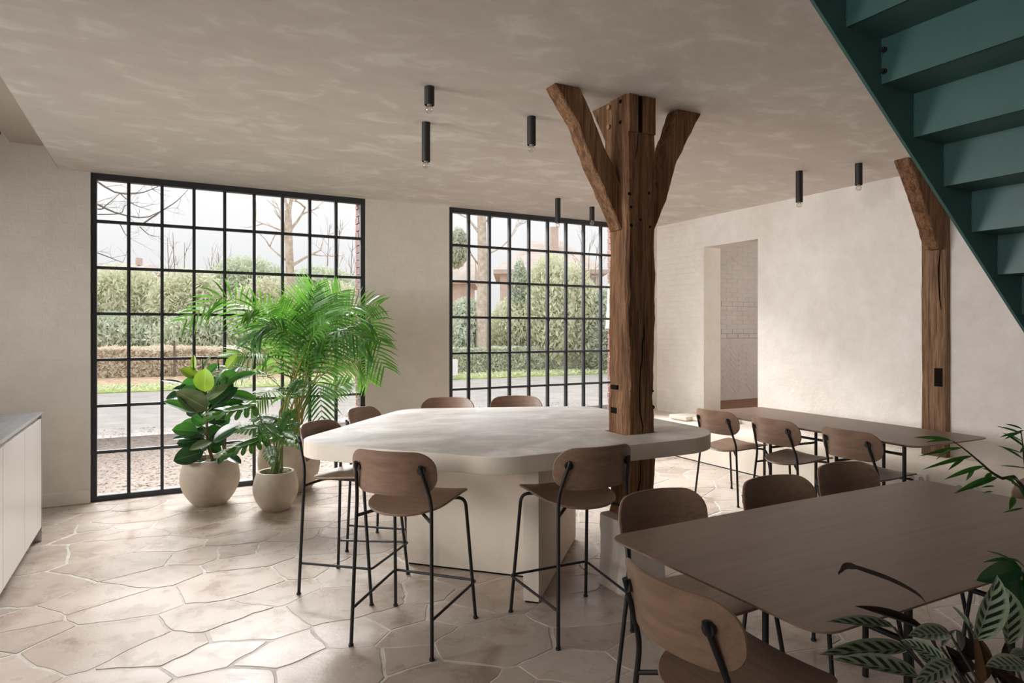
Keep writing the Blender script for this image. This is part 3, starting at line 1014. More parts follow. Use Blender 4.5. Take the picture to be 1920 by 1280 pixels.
# ------------------------------------------------------------------ kitchen units at left
XK = -0.735
for i, (y0, y1) in enumerate(((4.935, 5.56), (4.31, 4.935), (3.685, 4.31))):
    t = thing('kitchen_unit', ['pale metal kitchen unit at far end of the counter', 'pale metal kitchen unit second from the counter end', 'pale metal kitchen unit cut by the left frame edge'][i], 'cabinet', (XK, y0, 0), 0, 'kitchen units')
    MB().box((-0.65, 0.0, 0.10), (-0.02, y1 - y0 - 0.001, 0.884)).obj('body', MAT['panel'], t)
    MB().box((-0.6, 0.0, 0.0), (-0.07, y1 - y0 - .001, 0.10)).obj('toe_kick', MAT['steel'], t)
    MB().bbox((-0.019, 0.002, 0.10), (0.0, y1 - y0 - 0.003, 0.855), 0.001).obj('door', MAT['panel'], t)
    MB().box((-0.06, 0.001, 0.855), (-0.021, y1 - y0 - 0.002, 0.884)).obj('grip_channel', MAT['lamp_black'], t)
    if i == 0:
        MB().box((-0.65, y1 - y0, 0.0), (0.002, y1 - y0 + 0.012, 0.884)).obj('end_panel', MAT['steel_edge'], t)
t = thing('countertop', 'thin brushed grey steel countertop over the pale units', 'countertop', (XK, 4.6, 0.885))
MB().box((-0.67, -0.93, 0.0), (0.003, 0.985, 0.013)).obj('slab', MAT['steel'], t)
MB().box((0.003, -0.93, 0.0), (0.005, 0.985, 0.0135)).obj('front_edge', MAT['steel_edge'], t)

# ------------------------------------------------------------------ bar table
bt = thing('bar_table', 'large pale microcement bar table built around the oak post', 'table', (1.9, 3.6, 0))
OB = Vector((-1.9, -3.6, 0))
TT = 0.875
ol = round_poly([(1.40, 2.70), (2.92, 2.69), (2.965, 4.245), (1.63, 4.77), (0.60, 3.635)], [0.25, 0.38, 0.2, 0.25, 0.24], 12)
hole = [(2.322, 2.957), (2.558, 2.957), (2.558, 3.163), (2.322, 3.163)]
tp = plate(ol, TT - 0.085, TT, 0.004, hole)
me_ = tp.me('tabletop', [MAT['cement'], MAT['cement_edge']])
for f in me_.polygons:
    f.material_index = 0 if f.normal.z > 0.7 else 1
link('tabletop', me_, bt, loc=OB)
def panel(p, q, th, z1):
    p, q = Vector(p), Vector(q)
    d = (q - p).normalized()
    nr = Vector((-d.y, d.x)) * th / 2
    return [tuple(p + nr), tuple(p - nr), tuple(q - nr), tuple(q + nr)]
for p, q in (((1.754, 3.05), (2.545, 3.875)), ((1.392, 3.965), (1.985, 3.36))):
    pts = panel(p, q, 0.085, 0)
    m = MB().prism([(x, y, 0.012) for x, y in pts], (0, 0, 0.012), (0, 0, TT - 0.086))
    link('pedestal_panel', m.me('pedestal_panel', MAT['cement_edge']), bt, loc=OB)
    pts = panel(Vector(p) + (Vector(q) - Vector(p)).normalized() * .01, q, 0.07, 0)
    link('gap_shade_strip', MB().prism([(x, y, 0.0) for x, y in pts], (0, 0, 0.0), (0, 0, 0.012)).me('gap_shade_strip', MAT['dark']), bt, loc=OB)  # dark filler under the panel, coloured as the shade there

# ------------------------------------------------------------------ chairs and stools
def seat_mesh(zs):
    ol_ = round_poly([(-0.216, 0.205), (-0.192, -0.228), (0.192, -0.228), (0.216, 0.205)], [0.05, 0.185, 0.185, 0.05], 9)
    def fn(a, b):
        z = 0.014 * (a / 0.21) ** 2 + 0.085 * b - 0.016 * max(0, (b - 0.1) / 0.12) ** 2
        return (a, b, zs - 0.006 + z), (0, 0, 1)
    return shell(ol_, fn, 0.011).me('seat', MAT['oak_x'], True)

def back_mesh(zc, yb, h, tilt, hw):
    ol_ = round_poly([(-hw, h / 2), (-hw * 0.985, -h / 2), (hw * 0.985, -h / 2), (hw, h / 2)], [0.082, 0.09, 0.09, 0.082], 9)
    def fn(a, b):
        y = yb + 0.085 * (a / hw) ** 2 - tilt * b
        return (a, y, zc + b + 0.006 * (1 - (a / hw) ** 2)), Vector((-0.17 * a / hw / hw, 1, tilt)).normalized()
    return shell(ol_, fn, 0.011).me('backrest', MAT['oak_x'], True)

def make_chair(name, label, group, zs, zc, fr, ff, stool):
    t = thing(name, label, 'stool' if stool else 'chair', group=group)
    link('seat', seat_mesh(zs), t)
    yt = -0.285 if not stool else -0.262
    h, tilt = 0.205, 0.20
    ymount = yt + 0.016
    link('backrest', back_mesh(zc, yt + 0.022 - 0.085 * (0.165 / (0.218 if stool else 0.236)) ** 2 + tilt * 0.02 + 0.006, h, tilt, 0.218 if stool else 0.236), t)
    R = 0.0088
    for sx in (-1, 1):
        zt = zc + 0.045
        bend = (sx * 0.192, -0.205, zs + 0.045)
        rl = rounded([(sx * fr[0], fr[1], 0.004), bend, (sx * 0.163, yt - 0.002, zt)], 0.05)
        m = MB().tube(rl, R, 10)
        link('rear_leg', m.me('rear_leg', MAT['black'], True), t)
        link('foot_cap', MB().cyl((sx * fr[0], fr[1], 0), (sx * fr[0], fr[1], 0.009), 0.0125).me('foot_cap', MAT['black']), t)
        fl_ = rounded([(sx * ff[0], ff[1], 0.004), (sx * 0.20, 0.165, zs - 0.022), (sx * 0.09, 0.13, zs - 0.026)], 0.045)
        link('front_leg', MB().tube(fl_, R, 10).me('front_leg', MAT['black'], True), t)
        link('foot_cap', MB().cyl((sx * ff[0], ff[1], 0), (sx * ff[0], ff[1], 0.009), 0.0125).me('foot_cap', MAT['black']), t)
        k_ = (zs - 0.05) / (zs + 0.045)
        rx, ry = sx * (fr[0] + (0.192 - fr[0]) * k_), fr[1] + (-0.205 - fr[1]) * k_
        link('seat_rail', MB().tube(rounded([(rx, ry, zs - 0.05), (sx * 0.10, -0.13, zs - 0.024), (sx * 0.09, 0.13, zs - 0.026)], 0.04), R * 0.9, 8).me('seat_rail', MAT['black'], True), t)
        zm = zc + 0.022
        link('back_mount', MB().cyl((sx * 0.164, yt + 0.006, zm), (sx * 0.162, yt + 0.019, zm), 0.019).me('back_mount', MAT['black'], True), t)
    link('seat_plate', MB().box((-0.1, -0.14, zs - 0.026), (0.1, 0.13, zs - 0.014)).me('seat_plate', MAT['black']), t)
    if stool:
        zf = 0.185
        def on(a, b, z):
            return Vector(a).lerp(Vector(b), z / b[2])
        rp = [on((sx * fr[0], fr[1], 0), (sx * 0.192, -0.205, zs + 0.045), zf - 0.012) for sx in (-1, 1)]
        fp = [on((sx * ff[0], ff[1], 0), (sx * 0.20, 0.165, zs - 0.022), zf + 0.008) for sx in (-1, 1)]
        g = Vector((0, 0.02, 0))
        e = Vector((0.012, 0, 0))
        pth = rounded([rp[0], fp[0] + g - e, fp[1] + g + e, rp[1]], 0.025)
        link('footrest', MB().tube(pth, 0.0068, 8).me('footrest', MAT['black'], True), t)
    return t

def put(proto, used, x, y, face, label, group):
    rot = radians(face - 90)
    if not used:
        used.append(1)
        proto.location = (x, y, 0)
        proto.rotation_euler = (0, 0, rot)
        proto['label'] = label
        proto['group'] = group
        return proto
    return dup(proto, (x, y, 0), rot, label, group)

stool = make_chair('bar_stool', 'x', 'x', 0.652, 0.822, (0.208, -0.232), (0.23, 0.228), True)
u = []
G1 = 'bar stools around the pale bar table'
put(stool, u, 1.092, 3.043, 42.8, 'dark oak bar stool seen from behind at front left of bar table', G1)
put(stool, u, 1.829, 2.772, 87.5, 'dark oak bar stool beside the oak post, back towards camera', G1)
put(stool, u, 0.988, 3.76, -44, 'dark oak bar stool side on at left tip of bar table', G1)
put(stool, u, 1.40, 4.33, -45, 'bar stool behind the left tip stool, nearest palm pot', G1)
put(stool, u, 1.925, 4.63, -113, 'bar stool on window side, only back top showing before plain pillar', G1)
put(stool, u, 2.47, 4.48, -112, 'bar stool on window side, only back top showing before second window', G1)

chair = make_chair('dining_chair', 'x', 'x', 0.46, 0.682, (0.24, -0.235), (0.235, 0.23), False)
u = []
G2, G3 = 'chairs at the near dining table', 'chairs at the far dining table'
put(chair, u, 1.51, 1.40, 0, 'dark oak chair in front at left end of near table, back to camera', G2)
put(chair, u, 1.84, 1.87, -90, 'dark oak chair on far side of near table, closest to post footing', G2)
put(chair, u, 2.48, 1.82, -91, 'dark oak chair in the middle of the near table far side', G2)
put(chair, u, 3.05, 1.87, -90, 'dark oak chair on near table far side, below the far table', G2)
put(chair, u, 3.35, 1.38, 180, 'dark oak chair behind palm fronds at right end of near table', G2)
put(chair, u, 4.45, 4.14, 2, 'oak chair at far table nearest the doorway', G3)
put(chair, u, 4.44, 3.51, -2, 'oak chair in the middle of the far table row', G3)
put(chair, u, 4.44, 2.87, -3, 'oak chair at far table nearest the staircase', G3)

# ------------------------------------------------------------------ dining tables
def dining_table(label, loc, rot, L, Wd, legs):
    t = thing('dining_table', label, 'table', loc, rot, 'dark oak dining tables')
    H = 0.732
    hx, hy = L / 2, Wd / 2
    base = round_poly([(-hx, -hy), (0, -hy - 0.012), (hx, -hy), (hx, hy), (0, hy + 0.012), (-hx, hy)], [0.07, 3, 0.07, 0.07, 3, 0.07], 7)
    low = [(x * (1 - 0.05 / hx), y * (1 - 0.05 / hy)) for x, y in base]
    n = len(base)
    v = [(x, y, H) for x, y in base] + [(x, y, H - 0.006) for x, y in base] + [(x, y, H - 0.024) for x, y in low]
    f = [tuple(range(n)), tuple(range(2 * n, 3 * n))[::-1]]
    for a in (0, n):
        f += [(a + i, a + n + i, a + n + (i + 1) % n, a + (i + 1) % n) for i in range(n)]
    MB().add(v, f).obj('tabletop', MAT['oak_table'], t)
    lm = MB().cyl((0, 0, 0), (0, 0, H - 0.024), 0.0125, 14).me('leg', MAT['black'], True)
    for x, y in legs:
        link('leg', lm, t, loc=(x, y, 0))
    for y in (-0.27, 0.27):
        xs = sorted(x for x, yy in legs if abs(yy - y) < 0.01)
        link('long_rail', MB().cyl((xs[0], y, 0.64), (xs[-1], y, 0.64), 0.01, 10).me('long_rail', MAT['black'], True), t)
    for x in (-0.33, 0.28):
        link('cross_rail', MB().cyl((x, -0.27, 0.51), (x, 0.27, 0.51), 0.01, 10).me('cross_rail', MAT['black'], True), t)
    return t
four = [(-0.33, -0.27), (0.28, -0.27), (-0.33, 0.27), (0.28, 0.27)]
dining_table('near dark oak dining table in front of the foliage', (2.36, 1.467, 0), 0, 1.91, 0.865, four)
dining_table('far dark oak dining table along the plaster ledge', (4.665, 3.43, 0), radians(90 - 2.0), 2.03, 0.79, four + [(-0.84, 0.27), (0.84, -0.27)])

# ------------------------------------------------------------------ ceiling spots
SPOTS = [(1.312, 3.412, 2.719, 'shortest black ceiling spot, highest of the left pair'), (1.519, 4.01, 2.567, 'longest black ceiling spot, below the shortest one'),
         (2.065, 3.584, 2.641, 'black ceiling spot just left of the oak brace'), (3.582, 5.676, 2.569, 'longer black ceiling spot before the second window'),
         (4.16, 5.892, 2.668, 'shorter black ceiling spot before the second window'), (4.775, 3.734, 2.557, 'longer black ceiling spot near the right wall'),
         (4.978, 3.333, 2.645, 'shorter black ceiling spot beside the wall post brace')]
for x, y, zb, lab in SPOTS:
    t = thing('ceiling_spot', lab, 'lamp', (x, y, ZC), 0, 'black tube ceiling spots')
    h = ZC - zb
    MB().lathe([(0.0, 0), (0.028, 0), (0.028, -h), (0.024, -h), (0.024, -h + 0.012), (0.0, -h + 0.012)], 24).obj('tube', MAT['lamp_black'], t, True)
    MB().lathe([(0.013, -h + 0.012), (0.013, -h - 0.004), (0.0, -h - 0.004)], 16).obj('socket', MAT['socket_grey'], t, True)
    r = 0.0225
    MB().lathe([(0.012, -h + 0.002)] + [(r * sin(a), -h - 0.026 - r * cos(a) * -1 if False else -h - 0.024 + r * cos(a)) for a in [0.55 + (pi - 0.55) * i / 9 for i in range(10)]], 18).obj('bulb', MAT['bulb'], t, True)

# ------------------------------------------------------------------ wall sockets on the ledge
for i, (y0, y1, z) in enumerate(((2.965, 3.12, 0.298), (2.61, 2.768, 0.29))):
    t = thing('wall_socket', ['white double wall socket on ledge, half hidden by near table', 'white double wall socket on ledge behind the palm fronds'][i], 'socket', (5.28, (y0 + y1) / 2, z), 0, 'white double wall sockets')
    w = (y1 - y0) / 2
    MB().bbox((-0.01, -w, -0.042), (0.004, w, 0.042), 0.003).obj('face_plate', MAT['white_plastic'], t)
    for sy in (-0.037, 0.037):
        MB().tube([(-0.012, sy, 0), (0.0, sy, 0)], 0.022, 20).obj('socket', MAT['socket_grey'], t, True)

# ------------------------------------------------------------------ plants
def leaf_mesh(name, mat, peak=0.5, blunt=0.7, fold=0.12, curl=0.15, ripple=0.0, n=9, pts=None):
    """unit leaf: length 1 along +y from the base, half width 0.5, normal +z"""
    v, f, uv = [], [], []
    us = (-1, -0.5, 0, 0.5, 1)
    for i in range(n + 1):
        t = i / n
        q = t ** (math.log(0.5) / math.log(peak))
        w = max(0.004, sin(pi * q) ** blunt) * 0.5
        for x in us:
            z = fold * abs(x) * w * 2 - curl * t * t + ripple * sin(t * 9 + x) * abs(x)
            v.append((x * w, t, z))
            uv.append((0.5 + x * 0.5, t))
    for i in range(n):
        for k in range(4):
            a = i * 5 + k
            f.append((a, a + 1, a + 6, a + 5))
    return mesh(name, v, f, mat, True, uv)

def place_leaf(me, parent, base, tip, width, up, name='leaf', off=None, thick=None):
    base, tip, up = Vector(base), Vector(tip), Vector(up)
    y = tip - base
    L = y.length
    y.normalize()
    z = (up - y * up.dot(y))
    z = z.normalized() if z.length > 1e-4 else y.orthogonal().normalized()
    x = y.cross(z)
    if thick is None:
        thick = min(1.0, 1.7 * width / L)
    M = Matrix((x * width, y * L, z * L * thick)).transposed().to_4x4()
    M.translation = base - (off or Vector((0, 0, 0)))
    return link(name, me, parent, M=M)

def pot(t, R, Hh, Rb, mouth, name='pot'):
    prof = []
    for i in range(15):
        a = i / 14
        zz = Hh * a
        r = Rb + (R - Rb) * sin(min(1, a / 0.58) * pi / 2) ** 0.8 if a < 0.58 else R - (R - mouth) * ((a - 0.58) / 0.42) ** 1.8
        prof.append((r, zz))
    prof = [(0, 0)] + prof + [(mouth - 0.008, Hh + 0.004), (mouth - 0.02, Hh), (mouth - 0.022, Hh - 0.05)]
    MB().lathe(prof, 48).obj(name, MAT['pot'], t, True)
    n = 26
    v = [(0, 0, Hh - 0.03)]
    f = []
    for i in range(1, 5):
        for k in range(n):
            a = 2 * pi * k / n
            r = (mouth - 0.02) * i / 4
            v.append((r * cos(a), r * sin(a), Hh - 0.035 + 0.012 * noise.noise(Vector((r * cos(a) * 20, r * sin(a) * 20, 1)))))
    for k in range(n):
        f.append((0, 1 + k, 1 + (k + 1) % n))
        for i in range(3):
            f.append((1 + i * n + k, 1 + (i + 1) * n + k, 1 + (i + 1) * n + (k + 1) % n, 1 + i * n + (k + 1) % n))
    MB().add(v, f).obj('soil', MAT['soil'], t, True)

VIEW = -FWD
# --- rubber plant
RP = Vector((0.368, 6.10, 0))
rp = thing('potted_rubber_plant', 'rubber plant with broad glossy leaves in round beige pot', 'plant', RP)
pot(rp, 0.235, 0.385, 0.12, 0.20)
def q8(x, y, dz=0.0, d=5.5):                 # pixel of the close-up crop -> world
    return at(300 + x / 4.925, 640 + y / 4.925, d + dz)
stem_base = RP + Vector((0.02, -0.04, 0.36))
top = q8(425, 440)
def stem(t, pts, r0, r1, mat, off, n=10, name='stem'):
    pts = [Vector(p) - off for p in pts]
    k_ = len(pts)
    o = link(name, MB().tube(pts, [r0 + (r1 - r0) * i / (k_ - 1) for i in range(k_)], n).me(name, mat, True), t)
    return o
stem(rp, [stem_base, q8(440, 950), q8(430, 700), top], 0.014, 0.008, MAT['stem_brown'], RP)
stem(rp, [RP + Vector((0.12, 0.06, 0.36)), q8(582, 950, 0.15), q8(585, 860, 0.15), q8(560, 600, 0.12)], 0.011, 0.007, MAT['stem_brown'], RP)
LM = {k_: leaf_mesh('leaf', MAT[m_], 0.48, 0.62, 0.10, 0.12) for k_, m_ in (('d', 'rub_dark'), ('g', 'rub_green'), ('l', 'rub_lime'), ('u', 'rub_under'))}
RL = [  # base x,y  tip x,y  width px  material  base depth, tip depth, roll
    (415, 465, 410, 268, 152, 'l', -.10, -.14, 0), (350, 335, 200, 252, 95, 'l', 0, -.05, .5), (400, 385, 198, 395, 118, 'g', -.03, -.08, .3),
    (215, 392, 22, 352, 52, 'd', -.05, -.1, 1.0), (370, 455, 128, 425, 95, 'd', -.06, -.12, .7), (250, 480, 60, 515, 95, 'd', 0, -.05, .5),
    (440, 625, 176, 468, 150, 'u', -.08, -.22, .25), (320, 655, 60, 545, 92, 'g', -.1, -.2, .6), (415, 735, 185, 505, 72, 'd', -.08, -.25, .9),
    (385, 785, 200, 738, 92, 'g', 0, .08, .4), (350, 830, 128, 805, 112, 'g', -.08, -.16, .3), (425, 885, 132, 886, 75, 'd', -.05, -.16, .8),
    (420, 905, 165, 932, 95, 'd', -.08, -.15, .2), (475, 925, 288, 985, 72, 'u', -.08, -.22, .3), (405, 1020, 138, 1085, 142, 'd', -.1, -.2, .2),
    (612, 255, 702, 128, 72, 'l', .05, .05, .2), (560, 390, 705, 290, 128, 'g', .02, .05, .2), (690, 350, 862, 285, 78, 'g', .05, .1, .4),
    (425, 310, 522, 205, 66, 'g', 0, .02, .3), (315, 260, 308, 130, 42, 'l', .02, .03, .8), (375, 295, 466, 128, 44, 'u', .05, .08, .9),
    (415, 545, 612, 398, 82, 'u', -.06, -.05, .2), (480, 610, 690, 425, 128, 'd', 0, .05, .3), (490, 925, 718, 772, 116, 'd', -.05, -.1, .4),
    (530, 770, 632, 690, 118, 'g', .05, .1, .3), (620, 1052, 738, 1112, 66, 'd', -.08, -.15, .7), (430, 800, 330, 880, 90, 'd', .04, .06, .3),
    (440, 790, 540, 860, 95, 'd', .02, .06, .3), (440, 560, 330, 620, 95, 'd', .05, .06, .2), (450, 560, 560, 480, 100, 'd', .06, .09, .2),
    (430, 420, 500, 330, 85, 'd', .04, .07, .3), (430, 430, 330, 330, 85, 'd', .06, .1, .3), (620, 480, 870, 520, 90, 'g', .1, .1, .5),
    (450, 700, 560, 640, 95, 'd', .05, .06, .3), (420, 690, 350, 760, 80, 'd', .07, .1, .3), (440, 1100, 300, 1135, 50, 'd', -.06, -.1, 1.),
    (520, 1080, 470, 1130, 45, 'd', -.08, -.12, .9), (600, 1060, 540, 1120, 50, 'd', -.06, -.14, .6),
    (440, 640, 600, 590, 110, 'd', .08, .1, .2), (430, 740, 520, 680, 100, 'g', .06, .08, .3), (440, 520, 250, 560, 100, 'd', .06, .04, .2), (450, 880, 580, 940, 90, 'd', .03, .03, .3),
    (440, 960, 560, 1010, 80, 'd', .05, .06, .4), (500, 420, 620, 330, 100, 'd', .08, .1, .2), (420, 640, 240, 640, 105, 'd', .07, .08, .2), (560, 500, 660, 380, 105, 'd', .1, .12, .2),
    (430, 860, 250, 800, 105, 'd', .06, .08, .2), (580, 620, 760, 560, 110, 'd', .12, .14, .3),
    (425, 760, 300, 690, 95, 'g', .02, .0, .25), (440, 700, 600, 720, 105, 'd', .03, .03, .25), (445, 930, 360, 1000, 90, 'd', .02, .0, .3), (420, 480, 300, 400, 100, 'd', .02, .02, .2),
    (440, 840, 640, 850, 100, 'd', .08, .1, .25), (430, 600, 500, 520, 105, 'g', .1, .12, .2), (570, 560, 640, 470, 100, 'g', .14, .14, .2)]
for bx, by, tx, ty, w, m_, d0, d1, roll in RL:
    b0, b1 = q8(bx, by, d0), q8(tx, ty, d1)
    b1 = b0 + (b1 - b0) * 1.07
    upv = VIEW * (1 - roll * 0.6) + Vector((0, 0, roll + 0.25))
    o = place_leaf(LM[m_], rp, b0, b1, w * 1.28 / 4.925 / 223, upv, off=RP)
for x, y0, y1 in ((312, 260, 100), (398, 262, 140), (545, 270, 148)):
    link('leaf_sheath', MB().tube([q8(x, y0) - RP, q8(x - 6, (y0 + y1) / 2) - RP, q8(x - (14 if x > 500 else 2), y1) - RP], [0.005, 0.005, 0.001], 6).me('leaf_sheath', MAT['rub_dark'], True), rp)
# petioles
pm_ = MB()
for bx, by, tx, ty, w, m_, d0, d1, roll in RL:
    a = q8(bx, by, d0) - RP
    c = q8(430 if bx < 520 else 575, min(by + 45, 1050), 0.0 if bx < 520 else .13) - RP
    pm_.tube([c, a], [0.003, 0.0025], 5)
link('petioles', pm_.me('petioles', MAT['stem_green']), rp)

# --- areca palm
PP = Vector((1.045, 6.30, 0))
pp = thing('potted_palm', 'tall feathery areca palm in large beige pot by first window', 'plant', PP)
pot(pp, 0.275, 0.45, 0.19, 0.255)

def bez(ps, n):
    """Catmull-Rom through points"""
    ps = [Vector(p) for p in ps]
    P = [ps[0] * 2 - ps[1]] + ps + [ps[-1] * 2 - ps[-2]]
    out = []
    m_ = len(ps) - 1
    for i in range(n + 1):
        t = i / n * m_
        k_ = min(int(t), m_ - 1)
        u_ = t - k_
        a, b_, c, d_ = P[k_:k_ + 4]
        out.append(0.5 * ((2 * b_) + (c - a) * u_ + (2 * a - 5 * b_ + 4 * c - d_) * u_ * u_ + (3 * b_ - a - 3 * c + d_) * u_ ** 3))
    return out

def frond(parent, off, ctrl, start, npair, length, width, mat, seed, droop=0.35, vee=0.35, face=0.5, stem_mat=None, sweep=0.75, r0=0.006):
    rr = random.Random(seed)
    n = 40
    c = bez(ctrl, n)
    m = MB()
    m.tube([p - off for p in c[::2]], [r0 * (1 - 0.8 * i / 20) for i in range(21)], 5)
    nf = len(m.f)
    for k_ in range(npair):
        t = start + (1 - start) * (k_ + 0.5) / npair
        i = t * n
        i0 = min(int(i), n - 1)
        p = c[i0].lerp(c[i0 + 1], i - i0)
        tan = (c[i0 + 1] - c[i0]).normalized()
        hint = Vector((0, 0, 1 - face)) - FWD * face
        side = tan.cross(hint)
        side = side.normalized() if side.length > 0.05 else RGT.copy()
        nrm = side.cross(tan).normalized()
        s_ = (t - start) / (1 - start)
        L = length * (0.35 + 0.65 * sin(pi * min(1, (0.14 + s_ * 0.80)))) * rr.uniform(0.88, 1.1)
        for sg in (-1, 1):
            sw = sweep * (0.75 + 0.6 * s_)
            d = (side * sg + tan * sw + nrm * vee * rr.uniform(0.4, 1.5)).normalized()
            w = width * rr.uniform(0.8, 1.15)
            wv = (d.cross(nrm).normalized() + nrm * rr.uniform(-.5, .5)).normalized()
            b0 = len(m.v)
            for (tt, ww) in ((0.0, 0.5), (0.3, 1.0), (0.68, 0.75), (1.0, 0.05)):
                q = p + d * (L * tt) + Vector((0, 0, -droop * L * tt ** 2.2 * rr.uniform(0.85, 1.15)))
                m.v.append(tuple(q + wv * w * ww * 0.5 - off))
                m.v.append(tuple(q - wv * w * ww * 0.5 - off))
            for j in range(3):
                m.f.append((b0 + 2 * j, b0 + 2 * j + 1, b0 + 2 * j + 3, b0 + 2 * j + 2))
    me = mesh('frond', m.v, m.f, [mat, stem_mat or MAT['stem_yellow']], True)
    for i, pl in enumerate(me.polygons):
        pl.material_index = 1 if i < nf else 0
    return link('frond', me, parent)

def A(x, y, d=6.12):
    return at(x, y, d)
pb = [PP + Vector((dx, dy, 0.42)) for dx, dy in ((-0.06, -0.05), (0.02, -0.08), (0.07, 0.0), (0.0, 0.06), (-0.04, 0.02))]
FR = [  # control points after the base, material, leaflet length, droop, start, face
    ([A(556, 760), A(540, 690), A(505, 640), A(468, 592, 6.0), A(418, 557, 5.9), A(345, 603, 5.8)], 'palm', .30, .30, .42, .75),
    ([A(560, 760), A(566, 660), A(575, 590), A(590, 535)], 'palm', .34, .05, .5, .7),
    ([A(556, 760), A(552, 670), A(545, 610), A(520, 570, 5.95)], 'palm', .32, .2, .5, .6),
    ([A(565, 760), A(585, 660), A(608, 590), A(640, 545)], 'palm', .34, .12, .48, .7),
    ([A(570, 760), A(590, 680), A(620, 615), A(665, 575), A(712, 572)], 'palm', .32, .25, .45, .6),
    ([A(570, 770), A(595, 700), A(635, 645), A(685, 635), A(722, 690)], 'palm', .30, .3, .45, .65),
    ([A(566, 770), A(590, 720), A(630, 685), A(672, 678), A(692, 715)], 'palm_pale', .26, .3, .45, .6),
    ([A(560, 770), A(545, 710), A(510, 670), A(470, 660, 5.9), A(430, 672, 5.8)], 'palm_pale', .26, .3, .45, .6),
    ([A(552, 775), A(520, 720), A(470, 690, 5.8), A(420, 692, 5.65), A(385, 725, 5.6)], 'palm_dark', .26, .5, .45, .3),
    ([A(562, 770), A(580, 700), A(592, 650), A(640, 620, 5.9), A(690, 640, 5.8)], 'palm_dark', .30, .5, .42, .4),
    ([A(560, 770), A(560, 690), A(540, 630, 5.9), A(500, 610, 5.8), A(470, 640, 5.7)], 'palm_dark', .28, .4, .5, .4),
    ([A(568, 780), A(578, 730), A(590, 712, 5.85), A(600, 740, 5.75), A(604, 795, 5.7)], 'palm_dark', .24, .25, .4, .5),
    ([A(572, 780), A(600, 745), A(630, 728), A(655, 715)], 'palm_pale', .2, .2, .5, .5),
    ([A(555, 770), A(556, 700), A(562, 620, 6.25), A(552, 565, 6.3)], 'palm_dark', .34, .15, .45, .6),
    ([A(562, 770), A(580, 690), A(600, 620, 6.3), A(650, 600, 6.3)], 'palm_dark', .34, .3, .45, .6),
    ([A(566, 775), A(600, 700, 6.2), A(660, 650, 6.3), A(700, 610, 6.3)], 'palm', .28, .3, .5, .6),
    ([A(550, 780), A(528, 740), A(500, 735, 5.9), A(470, 770, 5.8)], 'palm_pale', .2, .4, .45, .5),
    ([A(560, 765), A(572, 680), A(590, 610), A(612, 555)], 'palm', .34, .1, .45, .75),
    ([A(558, 765), A(550, 690), A(525, 620), A(490, 580, 6.0), A(460, 585, 5.9)], 'palm', .30, .25, .45, .65),
    ([A(562, 765), A(570, 690), A(585, 635, 5.9), A(610, 600, 5.85)], 'palm', .3, .35, .42, .45),
    ([A(568, 770), A(600, 690), A(640, 620), A(690, 600), A(715, 640)], 'palm', .28, .3, .45, .6),
]
for i, (cp, mt, L, dr, sta, fc) in enumerate(FR):
    frond(pp, PP, [pb[i % 5]] + cp, sta, 23 if L > .25 else 17, L, 0.0195, MAT[mt], 100 + i, dr, 0.3 if mt == 'palm' else 0.15, fc)
for i in range(8):
    a = i * 0.8
    b0 = PP + Vector((0.1 * cos(a), 0.09 * sin(a), 0.41))
    stem(pp, [b0, b0 + Vector((0.02 * cos(a * 2), 0.02, 0.3)), A(548 + i * 4.5, 690 - (i % 3) * 15, 6.12)], 0.013, 0.006, MAT['stem_yellow'], PP, 8)

# --- split-leaf philodendron
HP = Vector((0.83, 5.645, 0))
hp = thing('potted_philodendron', 'small split leaf philodendron in the front round beige pot', 'plant', HP)
pot(hp, 0.178, 0.315, 0.095, 0.145)
def lobed(name, mat, nl=6):
    v, f, uv = [], [], []
    m = MB()
    for i in range(nl * 2 + 1):                 # central blade
        t = i / (nl * 2)
        w = 0.10 * sin(pi * min(1, 0.15 + t * 0.83)) + 0.02
        for x in (-1, 0, 1):
            m.v.append((x * w, t, 0.05 * abs(x) - 0.18 * t * t))
    for i in range(nl * 2):
        for k_ in range(2):
            a = i * 3 + k_
            m.f.append((a, a + 1, a + 4, a + 3))
    for i in range(nl + 1):
        t = 0.06 + 0.86 * i / nl
        L = 0.46 * (0.55 + 0.45 * sin(pi * (0.2 + 0.65 * t)))
        for sg in (-1, 1):
            ang = radians(100 - 85 * t) if t < .8 else radians(28)
            d = Vector((sg * sin(ang), cos(ang), 0))
            w = Vector((-d.y, d.x, 0))
            b0 = len(m.v)
            for tt, ww in ((0, .075), (.4, .062), (.75, .07), (.93, .045), (1, .006)):
                q = Vector((0, t, -0.18 * t * t)) + d * L * tt + Vector((0, 0, 0.06 * tt - 0.16 * tt * tt + 0.02 * sin(i * 2.1)))
                m.v.append(tuple(q + w * ww))
                m.v.append(tuple(q - w * ww))
            for j in range(4):
                m.f.append((b0 + 2 * j, b0 + 2 * j + 1, b0 + 2 * j + 3, b0 + 2 * j + 2))
    me = mesh(name, m.v, m.f, mat, True, [(0.5, 0.5)] * len(m.v))
    return me
lob = lobed('leaf', MAT['phil'])
def q3(x, y, d=5.35):
    return at(300 + x / 2.667, 500 + y / 2.667, d)
